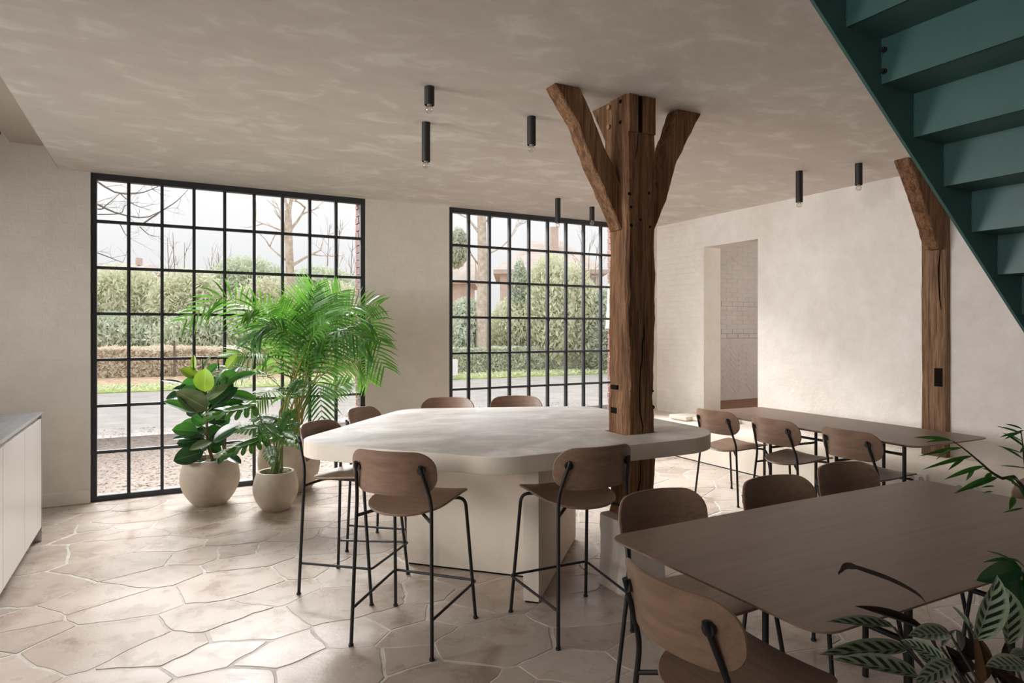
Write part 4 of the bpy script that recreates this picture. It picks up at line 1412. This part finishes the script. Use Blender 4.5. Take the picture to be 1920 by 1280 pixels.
HL = [((480, 700, 5.3), (262, 715, 5.15), .27), ((520, 860, 5.3), (335, 905, 5.1), .26), ((600, 840, 5.25), (640, 725, 5.35), .22), ((610, 830, 5.25), (700, 860, 5.05), .22),
      ((600, 850, 5.2), (520, 770, 5.3), .2), ((655, 640, 5.4), (690, 565, 5.5), .2), ((640, 610, 5.4), (590, 605, 5.3), .16), ((545, 900, 5.2), (560, 950, 5.0), .14),
      ((590, 770, 5.4), (480, 740, 5.45), .2), ((620, 860, 5.2), (560, 830, 5.05), .2), ((640, 800, 5.35), (690, 780, 5.4), .18), ((500, 800, 5.35), (400, 800, 5.3), .22), ((650, 640, 5.4), (720, 610, 5.4), .16), ((560, 800, 5.35), (470, 860, 5.25), .2)]
hb_ = HP + Vector((0, 0, 0.28))
for i, (b_, t_, w) in enumerate(HL):
    pb0, pt0 = q3(*b_), q3(*t_)
    place_leaf(lob, hp, pb0, pt0, w, Vector((0, 0, 1)) + VIEW * 0.55, off=HP, thick=0.9)
    mid_ = hb_.lerp(pb0, 0.55) + Vector((0, 0, 0.05))
    base = hb_ + Vector((0.05 * cos(i), 0.05 * sin(i), 0))
    link('petiole', MB().tube([p - HP for p in bez([base, mid_, pb0, pb0.lerp(pt0, .2)], 8)], [0.0075 - 0.0005 * k_ for k_ in range(9)], 6).me('petiole', MAT['stem_green'], True), hp)

# --- foreground planters (pots stand below the frame)
def planter(name, label, loc, r, h):
    t = thing(name, label, 'plant', loc)
    pot(t, r, h, r * 0.7, r * 0.92)
    return t
CP = Vector((1.60, 0.52, 0))
ca = planter('potted_calathea', 'calathea with striped grey green leaves in the lower right corner', CP, 0.16, 0.30)
cal = leaf_mesh('leaf', MAT['calathea'], 0.45, 0.75, 0.16, 0.10, 0.02, 12)
cal2 = leaf_mesh('leaf', MAT['calathea'], 0.45, 0.8, 0.35, 0.28, 0.02, 12)
drk = leaf_mesh('leaf', MAT['calathea_back'], 0.45, 0.8, 0.5, 0.25, 0.02, 10)
brn = leaf_mesh('leaf', MAT['brown_leaf'], 0.45, 0.8, 0.5, 0.1, 0.03, 10)
def q5(x, y, d=1.42):
    return at(1540 + x / 4.0, 960 + y / 4.0, d)
cbase = CP + Vector((0, 0, 0.26))
CL = [ # base, tip, width px (crop), mesh, up weight
    ((1160, 960, 1.40), (1345, 500, 1.34), 235, cal, VIEW), ((1400, 990, 1.46), (1385, 560, 1.44), 225, cal, VIEW + RGT * .2),
    ((1120, 880, 1.45), (1000, 700, 1.5), 140, cal, VIEW + RGT * .6), ((900, 1010, 1.40), (1010, 875, 1.5), 60, cal, Vector((0, 0, 1)) + VIEW * .3),
    ((960, 905, 1.42), (670, 915, 1.32), 135, cal, Vector((0, 0, 1)) + VIEW * .9), ((640, 1030, 1.42), (32, 1040, 1.26), 125, cal2, Vector((0, 0, 1)) + VIEW * 1.0),
    ((545, 862, 1.46), (66, 800, 1.34), 85, cal2, Vector((0, 0, 1)) + VIEW * .9), ((720, 1225, 1.34), (135, 1080, 1.24), 135, cal2, Vector((0, 0, 1)) + VIEW * 1.0),
    ((940, 1120, 1.38), (600, 950, 1.42), 120, cal, Vector((0, 0, 1)) + VIEW * .9), ((985, 1130, 1.3), (720, 1270, 1.2), 140, cal, Vector((0, 0, 1)) + VIEW * .9),
    ((1540, 1150, 1.3), (1250, 1140, 1.22), 150, cal, Vector((0, 0, 1)) + VIEW * .6), ((1540, 1050, 1.4), (1420, 1075, 1.33), 80, cal, Vector((0, 0, 1)) + VIEW * .5),
    ((780, 890, 1.42), (270, 690, 1.38), 70, drk, Vector((0, 0, 1)) + VIEW * .8), ((1150, 1290, 1.42), (1160, 900, 1.40), 120, brn, VIEW + RGT * .6),
    ((1000, 1110, 1.46), (1060, 880, 1.5), 150, drk, VIEW), ((1380, 1120, 1.5), (1400, 990, 1.5), 170, drk, VIEW), ((1500, 1040, 1.56), (1560, 780, 1.56), 200, drk, VIEW), ((840, 1160, 1.45), (700, 960, 1.48), 130, cal, Vector((0, 0, 1)) + VIEW * .9),
    ((1080, 1200, 1.46), (960, 1020, 1.46), 130, drk, VIEW), ((1300, 1240, 1.46), (1260, 1080, 1.46), 120, drk, VIEW), ((1440, 1290, 1.34), (1300, 1180, 1.3), 120, drk, VIEW)]
for i, (b_, t_, w, me_, up) in enumerate(CL):
    p0, p1 = q5(*b_), q5(*t_)
    o = place_leaf(me_, ca, p0, p1, w / 4.0 * b_[2] / FPX, up, off=CP)
    base = cbase + Vector((0.04 * cos(i * 2.4), 0.04 * sin(i * 2.4), 0))
    link('petiole', MB().tube([p - CP for p in bez([base, base.lerp(p0, .6) + Vector((0, 0, .03)), p0], 8)], 0.0028, 6).me('petiole', MAT['stem_dark'], True), ca)
# the withered leaf that arches over the table
wl = [q5(845, 880, 1.46), q5(800, 740, 1.44), q5(745, 630, 1.42), q5(560, 520, 1.38), q5(350, 440, 1.34), q5(190, 398, 1.3), q5(125, 460, 1.28)]
c = bez(wl, 24)
v, f = [], []
for i, p in enumerate(c):
    w = 0.0014 + 0.0032 * max(0, sin(pi * (i - 5) / 18)) if i > 5 else 0.0014
    if i > 18:
        w = 0.006 if i < 23 else 0.003
    v += [tuple(p + Vector((0, 0, w)) - CP), tuple(p - Vector((0, 0, w)) + VIEW * w * .6 - CP)]
for i in range(24):
    f.append((2 * i, 2 * i + 1, 2 * i + 3, 2 * i + 2))
o = link('withered_leaf', mesh('withered_leaf', v, f, MAT['calathea_back'], True), ca)
o['label'] = 'withered dark brown leaf curling over table'
lst = link('petiole', MB().tube([p - CP for p in bez([cbase, q5(960, 1200, 1.48), wl[0]], 8)], 0.0026, 6).me('petiole', MAT['stem_dark'], True), ca)

FP = Vector((1.95, 0.50, 0))
fp = planter('potted_parlor_palm', 'parlor palm with dark green blades leaning in from the right edge', FP, 0.15, 0.34)
def q6(x, y, d=1.55):
    return at(1640 + x / 6.857, 780 + y / 6.857, d)
blade = leaf_mesh('blade', MAT['parlor'], 0.40, 0.9, 0.22, 0.10, 0.0, 9)
fb = FP + Vector((0, 0, 0.3))
stem(fp, bez([fb, at(1990, 1100, 1.6), q6(1900, 900, 1.56), q6(1640, 800, 1.54), q6(1490, 710, 1.54), q6(1400, 630, 1.53), q6(1260, 510, 1.52), q6(1130, 405, 1.51), q6(1010, 325, 1.5)], 24), 0.005, 0.0012, MAT['stem_dark'], FP, 6, 'rachis')
BL = [((1010, 325), (505, 265), 62), ((960, 310), (655, 330), 34), ((1130, 405), (565, 510), 48), ((1000, 420), (780, 560), 34), ((1265, 510), (615, 680), 52), ((1150, 540), (945, 690), 40),
      ((1415, 640), (890, 810), 58), ((1280, 680), (1175, 830), 38), ((1580, 785), (1025, 985), 80), ((1500, 730), (1385, 850), 46), ((1490, 710), (1370, 665), 24), ((1540, 900), (1370, 915), 24), ((1520, 970), (1390, 985), 22),
      ((1790, 1040), (1735, 1200), 60), ((1920, 560), (1600, 370), 44), ((1920, 400), (1640, 200), 44), ((1920, 240), (1570, 120), 40), ((1860, 220), (1610, 265), 36), ((1900, 170), (1680, 95), 34), ((1920, 180), (1660, 300), 34),
      ((1930, 670), (1610, 632), 26), ((1900, 480), (1560, 372), 24), ((1910, 1040), (1840, 880), 60), ((1830, 880), (1660, 790), 50), ((1900, 330), (1690, 215), 30), ((1870, 470), (1930, 390), 30), ((1920, 1180), (1640, 1240), 26), ((1760, 860), (1900, 940), 70), ((1700, 800), (1880, 830), 60)]
for i, (b_, t_, w) in enumerate(BL):
    place_leaf(blade, fp, q6(*b_, 1.52 + .02 * (i % 3)), q6(*t_, 1.46 + .03 * (i % 4)), w * 1.2 / 6.857 * 1.5 / FPX, Vector((0, 0, 1)) + VIEW * 0.7, 'blade', FP)
for a, b_ in (((1925, 930), (1880, 180)), ((1960, 900), (1900, 330)), ((1990, 800), (1900, 660))):
    stem(fp, bez([fb, at(2010, 1080, 1.62), q6(a[0] + 80, a[1], 1.58), q6(*b_, 1.54)], 14), 0.004, 0.001, MAT['stem_dark'], FP, 6, 'rachis')

GP = Vector((1.82, 0.78, 0))
gp_ = planter('potted_broadleaf', 'broad glossy dark green leaf plant at the right edge', GP, 0.13, 0.32)
gl_ = leaf_mesh('leaf', MAT['glossy'], 0.45, 0.6, 0.14, 0.15, 0.0, 10)
gb = GP + Vector((0, 0, 0.29))
for b_, t_, w in ((((1490, 410), 1.62), ((1200, 500), 1.5), 150), (((1480, 440), 1.64), ((1560, 800), 1.52), 250), (((1560, 420), 1.66), ((1640, 330), 1.6), 130), (((1500, 520), 1.64), ((1340, 640), 1.56), 150)):
    p0, p1 = q5(*b_[0], b_[1]), q5(*t_[0], t_[1])
    place_leaf(gl_, gp_, p0, p1, w / 4.0 * 1.6 / FPX, VIEW + Vector((0, 0, .6)), off=GP)
    link('petiole', MB().tube([p - GP for p in bez([gb, gb.lerp(p0, .6) + Vector((.02, 0, .03)), p0], 8)], 0.003, 6).me('petiole', MAT['stem_green'], True), gp_)
sb = leaf_mesh('leaf', MAT['parlor'], 0.42, 0.85, 0.22, 0.1, 0.0, 8)
for b_, t_, w in (((1420, 350), (1235, 285), 22), ((1420, 350), (1215, 372), 30), ((1490, 375), (1330, 330), 20)):
    place_leaf(sb, gp_, q5(*b_, 1.6), q5(*t_, 1.56), w / 4.0 * 1.6 / FPX, Vector((0, 0, 1)) + VIEW * .6, off=GP)
link('petiole', MB().tube([p - GP for p in bez([gb, q5(1640, 700, 1.66), q5(1500, 390, 1.62), q5(1400, 345, 1.6)], 10)], 0.002, 6).me('petiole', MAT['stem_green'], True), gp_)

# ------------------------------------------------------------------ outdoors
GZ = -0.12
def ground(name, y0, y1, mat, label, cat, z=GZ, x0=-40, x1=60, kind='structure'):
    o = MB().box((x0, y0, z - 0.2), (x1, y1, z)).obj(name, mat)
    return tag(o, label, cat, kind=kind)
ground('forecourt', YW + T, 11.3, MAT['gravel'], 'pale gravel forecourt outside the windows', 'ground')
ground('road', 11.3, 19.3, MAT['road'], 'pale asphalt road beyond the forecourt', 'road', GZ + 0.004)
ground('verge', 19.3, 21.0, MAT['verge'], 'strip of mown grass beside the road', 'grass', GZ + 0.03)
ground('garden_bank', 21.0, 70, MAT['bank'], 'leaf covered garden ground behind the verge', 'ground', GZ + 0.06)

def quads(name, pts, size, mat, seed, flat=False, aspect=1.6, parent=None):
    rr = random.Random(seed)
    v, f = [], []
    for p in pts:
        s_ = size * rr.uniform(0.6, 1.3)
        if flat:
            a = rr.uniform(0, 2 * pi)
            u_, w_ = Vector((cos(a), sin(a), rr.uniform(-.2, .2))), Vector((-sin(a), cos(a), rr.uniform(-.2, .2)))
        else:
            u_ = Vector((rr.gauss(0, 1), rr.gauss(0, 1), rr.gauss(0, 1))).normalized()
            w_ = u_.orthogonal().normalized()
            w_.rotate(Matrix.Rotation(rr.uniform(0, 6.28), 3, u_))
        n0 = len(v)
        p = Vector(p)
        v += [p - u_ * s_ * aspect * .5, p + w_ * s_ * .35, p + u_ * s_ * aspect * .5, p - w_ * s_ * .35]
        f.append((n0, n0 + 1, n0 + 2, n0 + 3))
    return link(name, mesh(name, v, f, mat), parent)

rr = random.Random(5)
lit = [(rr.uniform(-2.2, 8), YW + T + 0.1 + (rr.random() ** 1.4) * 5.2, GZ + 0.012 + rr.random() * .012) for _ in range(13000)]
tag(quads('leaf_litter', lit, 0.028, MAT['litter'], 3, True), 'brown fallen leaves scattered over the gravel forecourt', 'leaves', kind='stuff')
gr = [(rr.uniform(-6, 24), rr.uniform(19.3, 20.9), GZ + 0.05 + rr.random() * .08) for _ in range(6000)]
tag(quads('verge_grass', gr, 0.09, MAT['fol_grass'], 4), 'short green grass along the far edge of road', 'grass', kind='stuff')

def hedge(name, label, x0, x1, y0, y1, z0, z1, n, size, mat, seed, cat='hedge'):
    rr_ = random.Random(seed)
    pts = []
    for _ in range(n):
        x = rr_.uniform(x0, x1)
        if rr_.random() < 0.7:
            y = y0 + abs(rr_.gauss(0, .1)) + .1 * noise.noise(Vector((x, 0, 1)))
            z = rr_.uniform(z0, z1)
        else:
            y = rr_.uniform(y0, y1)
            z = z1 - abs(rr_.gauss(0, .07))
        pts.append((x, y, z + .12 * noise.noise(Vector((x * .9, y, seed)))))
    o = quads(name, pts, size, mat, seed)
    return tag(o, label, cat)
hedge('beech_hedge', 'low copper brown beech hedge across the road behind the stakes', -5.5, 7.6, 24.6, 25.6, GZ, 0.88, 20000, 0.11, MAT['fol_beech'], 11)
hedge('clipped_hedge', 'low clipped green hedge across the road behind second window', 7.4, 24, 21.0, 22.2, GZ, 0.85, 26000, 0.09, MAT['fol_hedge'], 12)
link('hedge_core', MB().box((7.6, 21.25, GZ), (24, 22.1, .7)).me('hedge_core', MAT['fol_dark']), bpy.data.objects['clipped_hedge'])
link('hedge_core', MB().box((-5.5, 24.9, GZ), (7.4, 25.5, .72)).me('hedge_core', MAT['fol_beech']), bpy.data.objects['beech_hedge'])

def bush(name, label, lumps, n, size, mat, seed, cat='bush'):
    """lumps: (centre, radii); leaves fill the outer part of each lump"""
    rr_ = random.Random(seed)
    pts = []
    vol = [r[0] * r[2] for c_, r in lumps]
    for (c_, r_), k_ in zip(lumps, vol):
        for _ in range(int(n * k_ / sum(vol))):
            d = Vector((rr_.gauss(0, 1), rr_.gauss(0, 1), rr_.gauss(0, 1))).normalized() * rr_.uniform(0.6, 1.03) * (1 + .16 * noise.noise(Vector((rr_.random() * 3, seed, 1))))
            p = Vector(c_) + Vector((d.x * r_[0], d.y * r_[1], d.z * r_[2]))
            if p.z > GZ:
                pts.append(p)
    return tag(quads(name, pts, size, mat, seed, aspect=2.0), label, cat)
def lump(px0, px1, ytop, ybot, d, ry=1.2):
    a, b_ = at(px0, ytop, d), at(px1, ybot, d)
    c_ = (a + b_) / 2
    return (c_, ((b_ - a).to_2d().length / 2, ry, abs(a.z - b_.z) / 2))
bush('bamboo_thicket', 'pale yellow green thicket at left of first window', [lump(120, 330, 500, 680, 27), lump(280, 430, 505, 690, 27)], 29400, 0.124, MAT['fol_yellow'], 21)
bush('laurel_bush', 'mid green laurel bush under the thicket in first window', [lump(120, 340, 585, 690, 26), lump(300, 560, 575, 690, 26)], 23100, 0.124, MAT['fol_green'], 22)
bush('laurel_bush', 'green laurel bush behind the palm in first window', [lump(370, 560, 482, 690, 30), lump(500, 700, 500, 690, 30)], 27300, 0.136, MAT['fol_green'], 23)
bush('garden_shrub', 'pale yellow shrub behind the palm at right of first window', [lump(430, 580, 520, 690, 28), lump(560, 700, 530, 690, 28)], 18900, 0.124, MAT['fol_yellow'], 24)
bush('holly_bush', 'dark green holly bush beside the pale trunk in second window', [lump(838, 905, 560, 670, 25), lump(820, 880, 600, 680, 24.5)], 14700, 0.105, MAT['fol_dark'], 25)
bush('ivy_column', 'dark ivy covered trunk in the middle of second window', [lump(958, 990, 490, 670, 26, .5)], 9450, 0.105, MAT['fol_dark'], 26)
bush('bamboo_clump', 'tall pale yellow bamboo clump in the middle of second window', [lump(990, 1070, 480, 680, 25), lump(1040, 1110, 500, 680, 25.5), lump(920, 1000, 560, 680, 26)], 29400, 0.112, MAT['fol_yellow'], 27)
bush('conifer_bush', 'blue green conifer bush beside post in second window', [lump(1095, 1165, 545, 690, 25)], 12600, 0.105, MAT['fol_dark'], 28)
bush('pine_top', 'dark pine crown above the roof at left of second window', [lump(838, 875, 430, 500, 45)], 3780, 0.217, MAT['fol_dark'], 29, 'tree')

def branches(m, p, d, L, r, depth, rr_, spread=0.6, up=0.15):
    n = 4
    pts = [p]
    dd = d.copy()
    for i in range(n):
        dd = (dd + Vector((rr_.gauss(0, .12), rr_.gauss(0, .12), rr_.gauss(0, .1) + up * .25))).normalized()
        pts.append(pts[-1] + dd * L / n)
    m.tube(pts, [r * (1 - .6 * i / n) for i in range(n + 1)], 4 if depth < 3 else 6, cap=False)
    if depth <= 0:
        return
    for k_ in range(rr_.choice((2, 3, 3))):
        i = rr_.choice((2, 3, 4))
        nd = (dd + Vector((rr_.gauss(0, spread), rr_.gauss(0, spread), rr_.gauss(0, spread * .7)))).normalized()
        branches(m, pts[i], nd, L * rr_.uniform(.5, .8), r * .5, depth - 1, rr_, spread, up)

def tree(label, x, ytop, d, r, br, seed, mat='bark', lean=0.0):
    base = at(x, 700, d)
    base.z = GZ
    topp = at(x + lean, ytop, d)
    t = thing('bare_tree', label, 'tree', base)
    pts = [Vector((0, 0, 0)), (topp - base) * .5 + Vector((.08, 0, 0)), topp - base]
    MB().tube(bez(pts, 10), [r * (1.15 - .05 * i) for i in range(11)], 10).obj('trunk', MAT[mat], t, True)
    rr_ = random.Random(seed)
    for (bx, by, tx, ty, rad, dep) in br:
        m = MB()
        a, b_ = at(bx, by, d) - base, at(tx, ty, d) - base
        branches(m, a, (b_ - a).normalized(), (b_ - a).length, rad, dep, rr_, .5)
        m.obj('branch', MAT[mat if rad > .04 else 'twig'], t)
    return t
tree('pale pollarded tree above the palm in first window', 540, 395, 26, .2, [(541, 440, 575, 390, .09, 2), (541, 470, 515, 400, .09, 2), (543, 500, 600, 468, .08, 2), (540, 490, 500, 470, .07, 2), (541, 400, 545, 350, .12, 2), (541, 410, 528, 365, .1, 2), (541, 560, 490, 555, .06, 2)], 41)
tree('tall pale beech trunk at left of second window', 901, 330, 24, .21, [(901, 440, 870, 400, .06, 3), (901, 420, 950, 390, .05, 3), (901, 480, 960, 470, .05, 3), (901, 400, 905, 360, .08, 2), (901, 505, 885, 470, .04, 2)], 42)
# bare branches hanging in at the upper left of the first window
t = thing('overhanging_tree', 'bare tree whose thin dark twigs hang into upper left panes', 'tree', (-5.2, 15.5, GZ))
tb = Vector((-5.2, 15.5, GZ))
MB().tube([(0, 0, 0), (0.1, 0, 2.5), (0.2, 0, 6.0)], [.22, .18, .1], 10).obj('trunk', MAT['twig_dark'], t, True)
rr_ = random.Random(77)
for pts, r in (([(60, 285), (165, 330), (215, 360), (262, 362), (300, 348)], .022), ([(60, 340), (165, 375), (215, 398), (270, 408), (308, 392)], .022), ([(60, 380), (180, 392), (198, 385), (226, 362)], .016), ([(60, 440), (170, 470), (230, 492)], .018), ([(100, 320), (240, 340), (270, 342)], .012), ([(270, 418), (302, 396), (330, 378), (352, 356)], .013), ([(180, 402), (225, 400), (235, 385), (262, 378)], .01), ([(225, 362), (236, 372), (262, 388), (290, 382)], .009), ([(262, 425), (280, 440), (300, 443)], .009), ([(225, 420), (236, 440), (250, 450)], .008)):
    m = MB()
    c = bez([at(x, y, 15.8) - tb for x, y in pts], 10)
    if pts[0][0] <= 100:
        c = [Vector((0.2, 0, 5.0 + rr_.random()))] + c
    m.tube(c, [r * 1.6 * (1 - .75 * i / (len(c) - 1)) for i in range(len(c))], 5)
    for k_ in range(7):
        p = c[rr_.randrange(3, len(c))]
        branches(m, p, Vector((rr_.gauss(.4, .5), rr_.gauss(0, .3), rr_.gauss(0, .6))).normalized(), rr_.uniform(.15, .5), r * .35, 1, rr_, .5, 0)
    m.obj('branch', MAT['twig_dark'], t)
# thin saplings against the sky
def sapling(label, xs, y0, y1, d, seed, mat='twig'):
    base = at(sum(xs) / len(xs), 690, d)
    base.z = GZ
    t = thing('sapling', label, 'tree', base)
    rr_ = random.Random(seed)
    for x in xs:
        m = MB()
        a = at(x, y0, d) - base
        b_ = at(x + rr_.uniform(-8, 8), y1 + rr_.uniform(-10, 20), d) - base
        g = Vector((a.x * .4, a.y * .4, 0))
        m.tube([g, a, b_], [.05, .03, .01], 5)
        for k_ in range(6):
            p = a.lerp(b_, rr_.random())
            branches(m, p, Vector((rr_.gauss(0, .4), 0, 1)).normalized(), rr_.uniform(.4, 1.1), .014, 1, rr_, .35)
        m.obj('stem', MAT[mat], t)
sapling('thin whippy sapling against the sky in first window', [318, 330, 345], 560, 440, 30, 51)
sapling('twiggy sapling beside the frame at right of first window', [610, 630, 655, 668], 560, 430, 34, 52)
sapling('fine twiggy sapling left of pollarded tree', [395, 405, 415], 560, 465, 32, 53)
sapling('seed headed sapling right of the house roof', [1085, 1100, 1112], 560, 450, 32, 54)

# stakes of the field fence
for i, x in enumerate((187, 327, 447)):
    p = at(x, 712, 21.5)
    t = MB().box((-.035, -.035, 0), (.035, .035, 1.12)).cyl((0, 0, 1.12), (0, 0, 1.16), .03, 8).obj('fence_stake', MAT['twig_dark'], None, loc=(p.x, p.y, GZ + .03))
    tag(t, ['dark fence stake by the left jamb of first window', 'dark fence stake left of the rubber plant top', 'dark fence stake right of the rubber plant top'][i], 'stake', 'dark fence stakes along the verge')
p = at(848, 727, 21)
t = MB().bbox((-.16, -.1, .1), (.16, .1, .62), .02).bbox((-.05, -.05, 0), (.05, .05, .12), .005).obj('utility_box', MAT['far_white'], None, loc=(p.x, p.y, GZ + .03))
tag(t, 'small white utility box on verge at left of second window', 'box')

# house across the road
D = 40
def house(label, x0, x1, yeave, yapex0, yapex1, xa0, xa1, d, chim=None, wins=()):
    c_ = at((x0 + x1) / 2, 700, d)
    c_.z = GZ
    t = thing('far_house', label, 'house', c_)
    z_e = at(0, yeave, d).z - GZ
    z_a = at(0, yapex0, d).z - GZ
    w = (x1 - x0) / FPX * d
    rx = RGT
    def L(u_, v_, z_):
        return tuple(RGT * u_ + FWD * v_ + Vector((0, 0, z_)))
    h = w / 2
    e = 0.4
    a0, a1 = (xa0 - (x0 + x1) / 2) / FPX * d, (xa1 - (x0 + x1) / 2) / FPX * d
    m = MB()
    m.add([L(-h + e, e, 0), L(h - e, e, 0), L(h - e, 7, 0), L(-h + e, 7, 0), L(-h + e, e, z_e), L(h - e, e, z_e), L(h - e, 7, z_e), L(-h + e, 7, z_e)],
          [(0, 1, 5, 4), (1, 2, 6, 5), (2, 3, 7, 6), (3, 0, 4, 7)])
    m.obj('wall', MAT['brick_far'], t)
    m = MB()
    m.add([L(-h, 0, z_e), L(h, 0, z_e), L(h, 7.4, z_e), L(-h, 7.4, z_e), L(a0, 3.7, z_a), L(a1, 3.7, z_a), L(-h, 0, z_e - .25), L(h, 0, z_e - .25), L(h, 7.4, z_e - .25), L(-h, 7.4, z_e - .25)],
          [(0, 1, 5, 4), (1, 2, 5), (2, 3, 4, 5), (3, 0, 4), (6, 7, 1, 0), (7, 8, 2, 1), (8, 9, 3, 2), (9, 6, 0, 3), (9, 8, 7, 6)])
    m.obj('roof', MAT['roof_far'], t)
    if chim:
        cx0, cx1, yt, yb = chim
        u0, u1 = (cx0 - (x0 + x1) / 2) / FPX * d, (cx1 - (x0 + x1) / 2) / FPX * d
        zt, zb = at(0, yt, d).z - GZ, at(0, yb, d).z - GZ
        b0 = [L(u0, 2.2, zb), L(u1, 2.2, zb), L(u1, 2.9, zb), L(u0, 2.9, zb)]
        MB().prism(b0, (0, 0, zb), (0, 0, zt)).obj('chimney', MAT['brick_far'], t)
    for wx, wy, ww, wh in wins:
        u_ = (wx - (x0 + x1) / 2) / FPX * d
        z_ = at(0, wy, d).z - GZ
        hw, hh = ww / FPX * d / 2, wh / FPX * d / 2
        fr_ = MB().add([L(u_ - hw, e - .08, z_ - hh), L(u_ + hw, e - .08, z_ - hh), L(u_ + hw, e + .02, z_ - hh), L(u_ - hw, e + .02, z_ - hh), L(u_ - hw, e - .08, z_ + hh), L(u_ + hw, e - .08, z_ + hh), L(u_ + hw, e + .02, z_ + hh), L(u_ - hw, e + .02, z_ + hh)],
                       [(3, 2, 1, 0), (4, 5, 6, 7), (0, 1, 5, 4), (1, 2, 6, 5), (2, 3, 7, 6), (3, 0, 4, 7)]).obj('window', MAT['far_white'], t)
        k_ = .8
        MB().add([L(u_ - hw * k_, e - .1, z_ - hh * k_), L(u_ + hw * k_, e - .1, z_ - hh * k_), L(u_ + hw * k_, e - .1, z_ + hh * k_), L(u_ - hw * k_, e - .1, z_ + hh * k_), L(u_ - hw * k_, e, z_ - hh * k_), L(u_ + hw * k_, e, z_ - hh * k_), L(u_ + hw * k_, e, z_ + hh * k_), L(u_ - hw * k_, e, z_ + hh * k_)],
                 [(0, 1, 2, 3), (4, 7, 6, 5), (0, 4, 5, 1), (1, 5, 6, 2), (2, 6, 7, 3), (3, 7, 4, 0)]).obj('pane', MAT['far_glass'], fr_)
    return t
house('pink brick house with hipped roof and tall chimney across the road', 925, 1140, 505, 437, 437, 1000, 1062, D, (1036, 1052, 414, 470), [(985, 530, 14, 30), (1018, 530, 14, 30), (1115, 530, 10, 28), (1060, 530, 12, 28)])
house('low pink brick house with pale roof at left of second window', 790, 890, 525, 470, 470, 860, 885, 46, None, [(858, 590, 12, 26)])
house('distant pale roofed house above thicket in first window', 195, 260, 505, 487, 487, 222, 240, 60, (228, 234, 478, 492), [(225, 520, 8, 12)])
